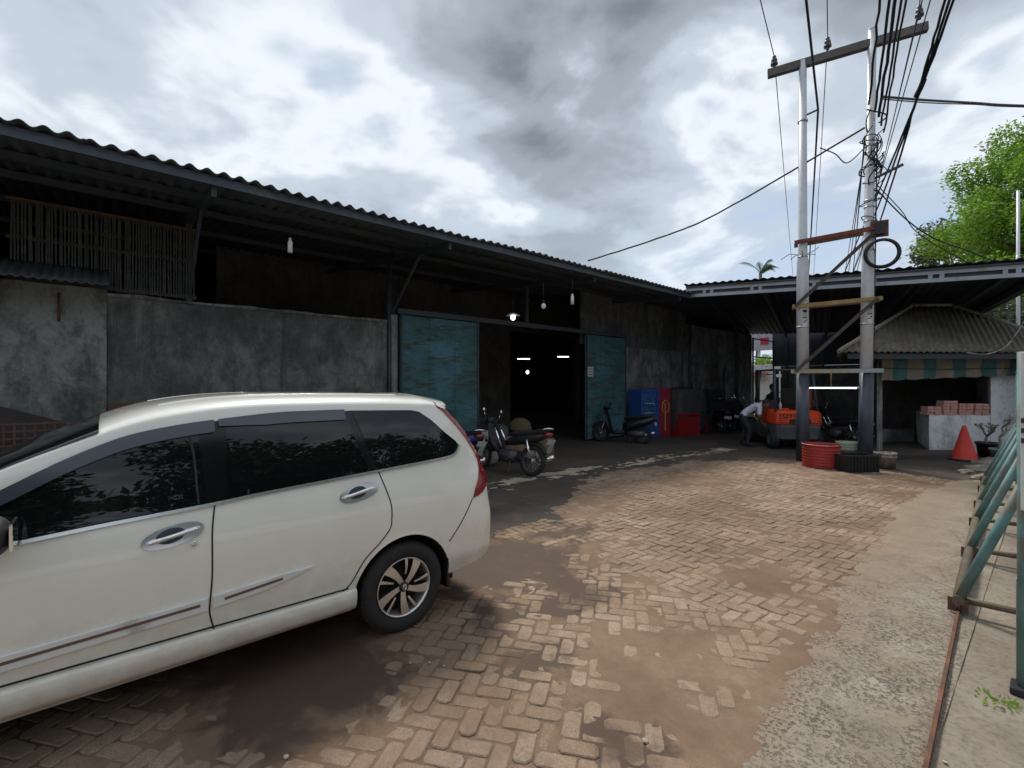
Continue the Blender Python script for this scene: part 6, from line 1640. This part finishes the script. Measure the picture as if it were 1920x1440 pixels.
for k in range(90):
    y = rr.uniform(-.16, .16); x = rr.uniform(-.03, .03); p = e+Vector((x, y, -.02)); q = Vector((p.x+rr.gauss(.05, .03), p.y*1+rr.gauss(0, .02), .004)); bs_.tube([tuple(p), tuple(q)], .004, 3, caps=False)
tag(bs_.build('bristles', M['straw'], br), kind='stuff')
# standing bystander
J2 = dict(pelvis=((0, 0, .92), (.125, .15)), waist=((.01, 0, 1.05), (.11, .14)), chest=((0, 0, 1.27), (.12, .17)), neck0=((0, 0, 1.43), .07), neck=((.02, 0, 1.50), .052),
          hl=((0, .09, .86), .098), kl=((.02, .10, .48), .07), al=((-.01, .11, .09), .046), tl=((.13, .12, .045), .044), hr=((0, -.09, .86), .098), kr=((.03, -.11, .48), .07), ar=((0, -.12, .09), .046), tr=((.14, -.14, .045), .044),
          sl=((0, .19, 1.37), .07), el=((-.03, .25, 1.09), .05), wl=((.05, .25, .85), .036), fl=((.07, .24, .78), .03), sr=((0, -.19, 1.37), .07), er=((-.03, -.25, 1.09), .05), wr=((.08, -.2, .87), .036), fr=((.11, -.18, .80), .03))
bp_ = place(1447, 15.2)
p2 = figure('person', 'person in black clothes standing behind the forklift', bp_, HEAD+R(-60), J2, E_, [(M['black_matte'], shoes), (M['skin'], lambda c: c.z > 1.46 or (abs(c.y) > .15 and c.z < 1.05 and c.z > .7)), (M['black'], lambda c: c.z > .93), (M['trousers'], lambda c: True)])
head(p2, (.045, 0, 1.60), (.95, .2, -.15)); hand(p2, (.06, .245, .83), (.1, 0, -1), (.3, -.8, 0), None); hand(p2, (.10, -.19, .85), (.15, .1, -1), (.3, .8, 0), None)

# ------------------------------------------------------------------ trees
def crown_mesh(name, clumps, nleaf, size, mat, seed, flat=.6):
    """leaf-sized quads spread through overlapping clumps"""
    rg = np.random.default_rng(seed); V = []; tot = sum(c[3]**2 for c in clumps)
    P = []
    for (x, y, z, r) in clumps:
        n = int(nleaf*r*r/tot); d = rg.normal(size=(n, 3)); d /= np.linalg.norm(d, axis=1)[:, None]
        rad = r*(.35+.65*rg.random(n)**.45)*(1+.18*rg.normal(size=n)); P.append(np.array([x, y, z])+d*rad[:, None]*np.array([1, 1, .72]))
    P = np.concatenate(P); n = len(P)
    a = rg.normal(size=(n, 3)); a[:, 2] *= flat; a /= np.linalg.norm(a, axis=1)[:, None]
    b = np.cross(a, rg.normal(size=(n, 3))); b /= np.linalg.norm(b, axis=1)[:, None]
    L = size*(.6+.8*rg.random(n))[:, None]; Wd = L*.42
    V = np.stack([P-a*L*.5, P+b*Wd*.5, P+a*L*.5, P-b*Wd*.5], 1).reshape(-1, 3)
    F = np.arange(n*4).reshape(n, 4); return mesh_np(name, V, F, mat)
def make_clumps(c, R3, n, rmin, rmax, seed, shell=.55):
    r = random.Random(seed); out = []
    for _ in range(n):
        while True:
            d = Vector((r.uniform(-1, 1), r.uniform(-1, 1), r.uniform(-1, 1)))
            if shell < d.length < 1: break
        out.append((c[0]+d.x*R3[0], c[1]+d.y*R3[1], c[2]+d.z*R3[2], r.uniform(rmin, rmax)))
    return out
def tree(label, base, crown_c, R3, nclump, rr_, nleaf, size, mat, seed, trunk_r=.2, group=None, cat='tree', dead=False):
    t = thing('tree', label, cat, tuple(base), 0, group); r = random.Random(seed)
    cl = make_clumps(crown_c, R3, nclump, rr_[0], rr_[1], seed)
    link('crown', crown_mesh('crown', cl, nleaf, size, M[mat], seed), t)
    tk_ = MB(); top = Vector((crown_c[0]*.6, crown_c[1]*.6, crown_c[2]-R3[2]*.35))
    tk_.tube([(0, 0, -.1), (crown_c[0]*.15+r.gauss(0, .1), r.gauss(0, .1), top.z*.5), tuple(top)], [trunk_r*1.25, trunk_r, trunk_r*.7], 12)
    for c in cl[::2]:
        m_ = top.lerp(Vector(c[:3]), .5)+Vector((0, 0, -.25)); tk_.tube([tuple(top), tuple(m_), c[:3]], [trunk_r*.45, trunk_r*.28, trunk_r*.08], 7)
    tag(tk_.build('trunk', M['bark'], t), kind=None); return t
tb = place(2030, 21); tree('tall bright green leafy tree rising behind the canopy', tb, (-.5, 0, 9.4), (4.3, 4.2, 5.4), 85, (.7, 1.4), 80000, .18, 'leaf_bright', 4, .3)
tb = place(1950, 19); tree('lower bright green tree filling the corner beside the tall one', tb, (0, 0, 5.2), (3.2, 2.6, 1.7), 30, (.5, 1.0), 16000, .17, 'leaf_bright', 9, .2)
tb = place(1798, 38); tree('distant grey-green tree behind the bright one', tb, (0, 0, 11.3), (4.2, 3.2, 3.2), 22, (.8, 1.5), 7000, .34, 'leaf_grey', 12, .3)
tb = place(1880, 17.5); tree('dark shrubby tree behind the kiosk roof', tb, (0, 0, 3.6), (2.3, 2.0, 1.6), 26, (.5, .9), 8000, .15, 'leaf_grey', 15, .1)
tb = place(1432, 29.5); tree('small green shrub above the white wall beyond the gap', tb, (0, 0, 3.4), (.6, .6, .6), 8, (.25, .4), 900, .14, 'leaf_bright', 16, .04, cat='shrub')
# palm
pb = place(1418, 44); pm_ = thing('palm_tree', 'wind-blown palm showing its crown above the far canopy', 'palm', tuple(pb))
MB().tube([(0, 0, 0), (.15, .1, 6), (.3, .2, 12.1)], [.22, .18, .14], 12).build('trunk', M['bark'], pm_)
wind = Vector((CH, SH, 0)); rr = random.Random(31)
for k in range(12):
    a = rr.uniform(0, 6.28); d = (Vector((math.cos(a), math.sin(a), 0))*.55+wind*1.0).normalized() if k < 7 else Vector((math.cos(a), math.sin(a), 0))
    fr = MB(); L = rr.uniform(1.3, 2.2); upz = rr.uniform(1.1, 2.1); P = []
    for i in range(14):
        f = i/13; P.append(Vector((.3, .2, 12.1))+d*L*f*.85+Vector((0, 0, upz*f*1.35-1.5*f**2.3)))
    fr.tube([tuple(p) for p in P], [.03-.0018*i for i in range(14)], 5)
    for i in range(1, 14):
        for s_ in (-1, 1):
            for j in range(2):
                p = P[i-1].lerp(P[i], j*.5); tt = (P[i]-P[i-1]).normalized(); sdv = tt.cross(Vector((0, 0, 1))).normalized()*s_; l_ = .52*math.sin(math.pi*min(1, (i+2)/15))+.1
                tip = p+(sdv*.45+tt*.5+wind*.35+Vector((0, 0, -.45))).normalized()*l_; wv = tt*.022
                fr.add([p-wv, p+wv, tip], [(0, 1, 2)])
    fr.build('frond', M['leaf_dark'], pm_)
# thin lamp post in front of the tree
lp = place(1909, 16); po = thing('thin_post', 'thin pale post standing in front of the bright green tree', 'post', tuple(lp))
MB().tube([(0, 0, 0), (0, 0, 8.3)], [.06, .045], 10).build('shaft', M['galv'], po); MB().lathe([(.06, 0), (.06, .3), (0, .32)], 10, Matrix.Translation((0, 0, 5.8))).build('clamp', M['alu'], po)
# weeds by the gate post
wd = ground_at(1872, 1316); wt = thing('weed', 'little green weed growing through the concrete near the gate post', 'weed', tuple(wd))
rr = random.Random(6)
for k in range(70):
    a = rr.uniform(0, 6.28); r0 = rr.uniform(0, .09); p = Vector((r0*math.cos(a), r0*math.sin(a), 0)); d = Vector((math.cos(a), math.sin(a), rr.uniform(.3, 1.2))).normalized(); L = rr.uniform(.012, .032); s_ = d.orthogonal().normalized()*.006
    MB().add([p, p+d*L*.5+s_, p+d*L, p+d*L*.5-s_], [(0, 1, 2, 3)]).build('leaf', M['leaf_bright'], wt)
# across the street, behind the camera: what the car's windows reflect
sw = thing('street_wall', 'low whitewashed wall across the street from the gate', 'wall', (9.4, 4, 0))
MB().box((9.4, 4, .65), (.2, 50, 1.3), bev=.02).build('wall', M['wall_white'], sw, True)
for k, (x, y, s_) in enumerate(((12, -9, 1), (11.6, -3, .9), (12.4, 2.5, 1.1), (11.8, 8, 1), (12.2, 14, 1.05), (12, 20, .95))):
    tree('leafy roadside tree across the street from the gate', (x, y, 0), (0, 0, 4.8*s_), (3.3*s_, 3.3*s_, 3.4*s_), 30, (.9, 1.4), 7000, .40, 'leaf_dark', 40+k, .2, 'roadside trees across the street')
# loose bits on the ground
rr = random.Random(17)
for k, (x, y, s_) in enumerate(((987, 1043, .010), (1080, 1052, .014), (1128, 1042, .012), (1187, 1060, .012), (770, 1245, .012), (805, 1244, .014), (832, 1250, .010), (1210, 1391, .022), (1772, 1431, .014), (537, 1421, .018), (1100, 1075, .01), (990, 945, .012))):
    g = ground_at(x, y); bm = bmesh.new(); bmesh.ops.create_icosphere(bm, subdivisions=1, radius=s_*.7)
    for v in bm.verts: v.co = Vector((v.co.x*1.3, v.co.y, v.co.z*.6))*(1+.3*noise.noise(v.co*60+Vector((k, 0, 0))))
    me = bpy.data.meshes.new('pebble'); bm.to_mesh(me); bm.free(); me.materials.append(paint('pale_pebble', (.36, .32, .27), .8))
    o = link('pebble', me); o.location = g+Vector((0, 0, .006)); tag(o, 'pale pebble lying loose on the yard ground', 'pebble', 'loose pebbles on the yard')
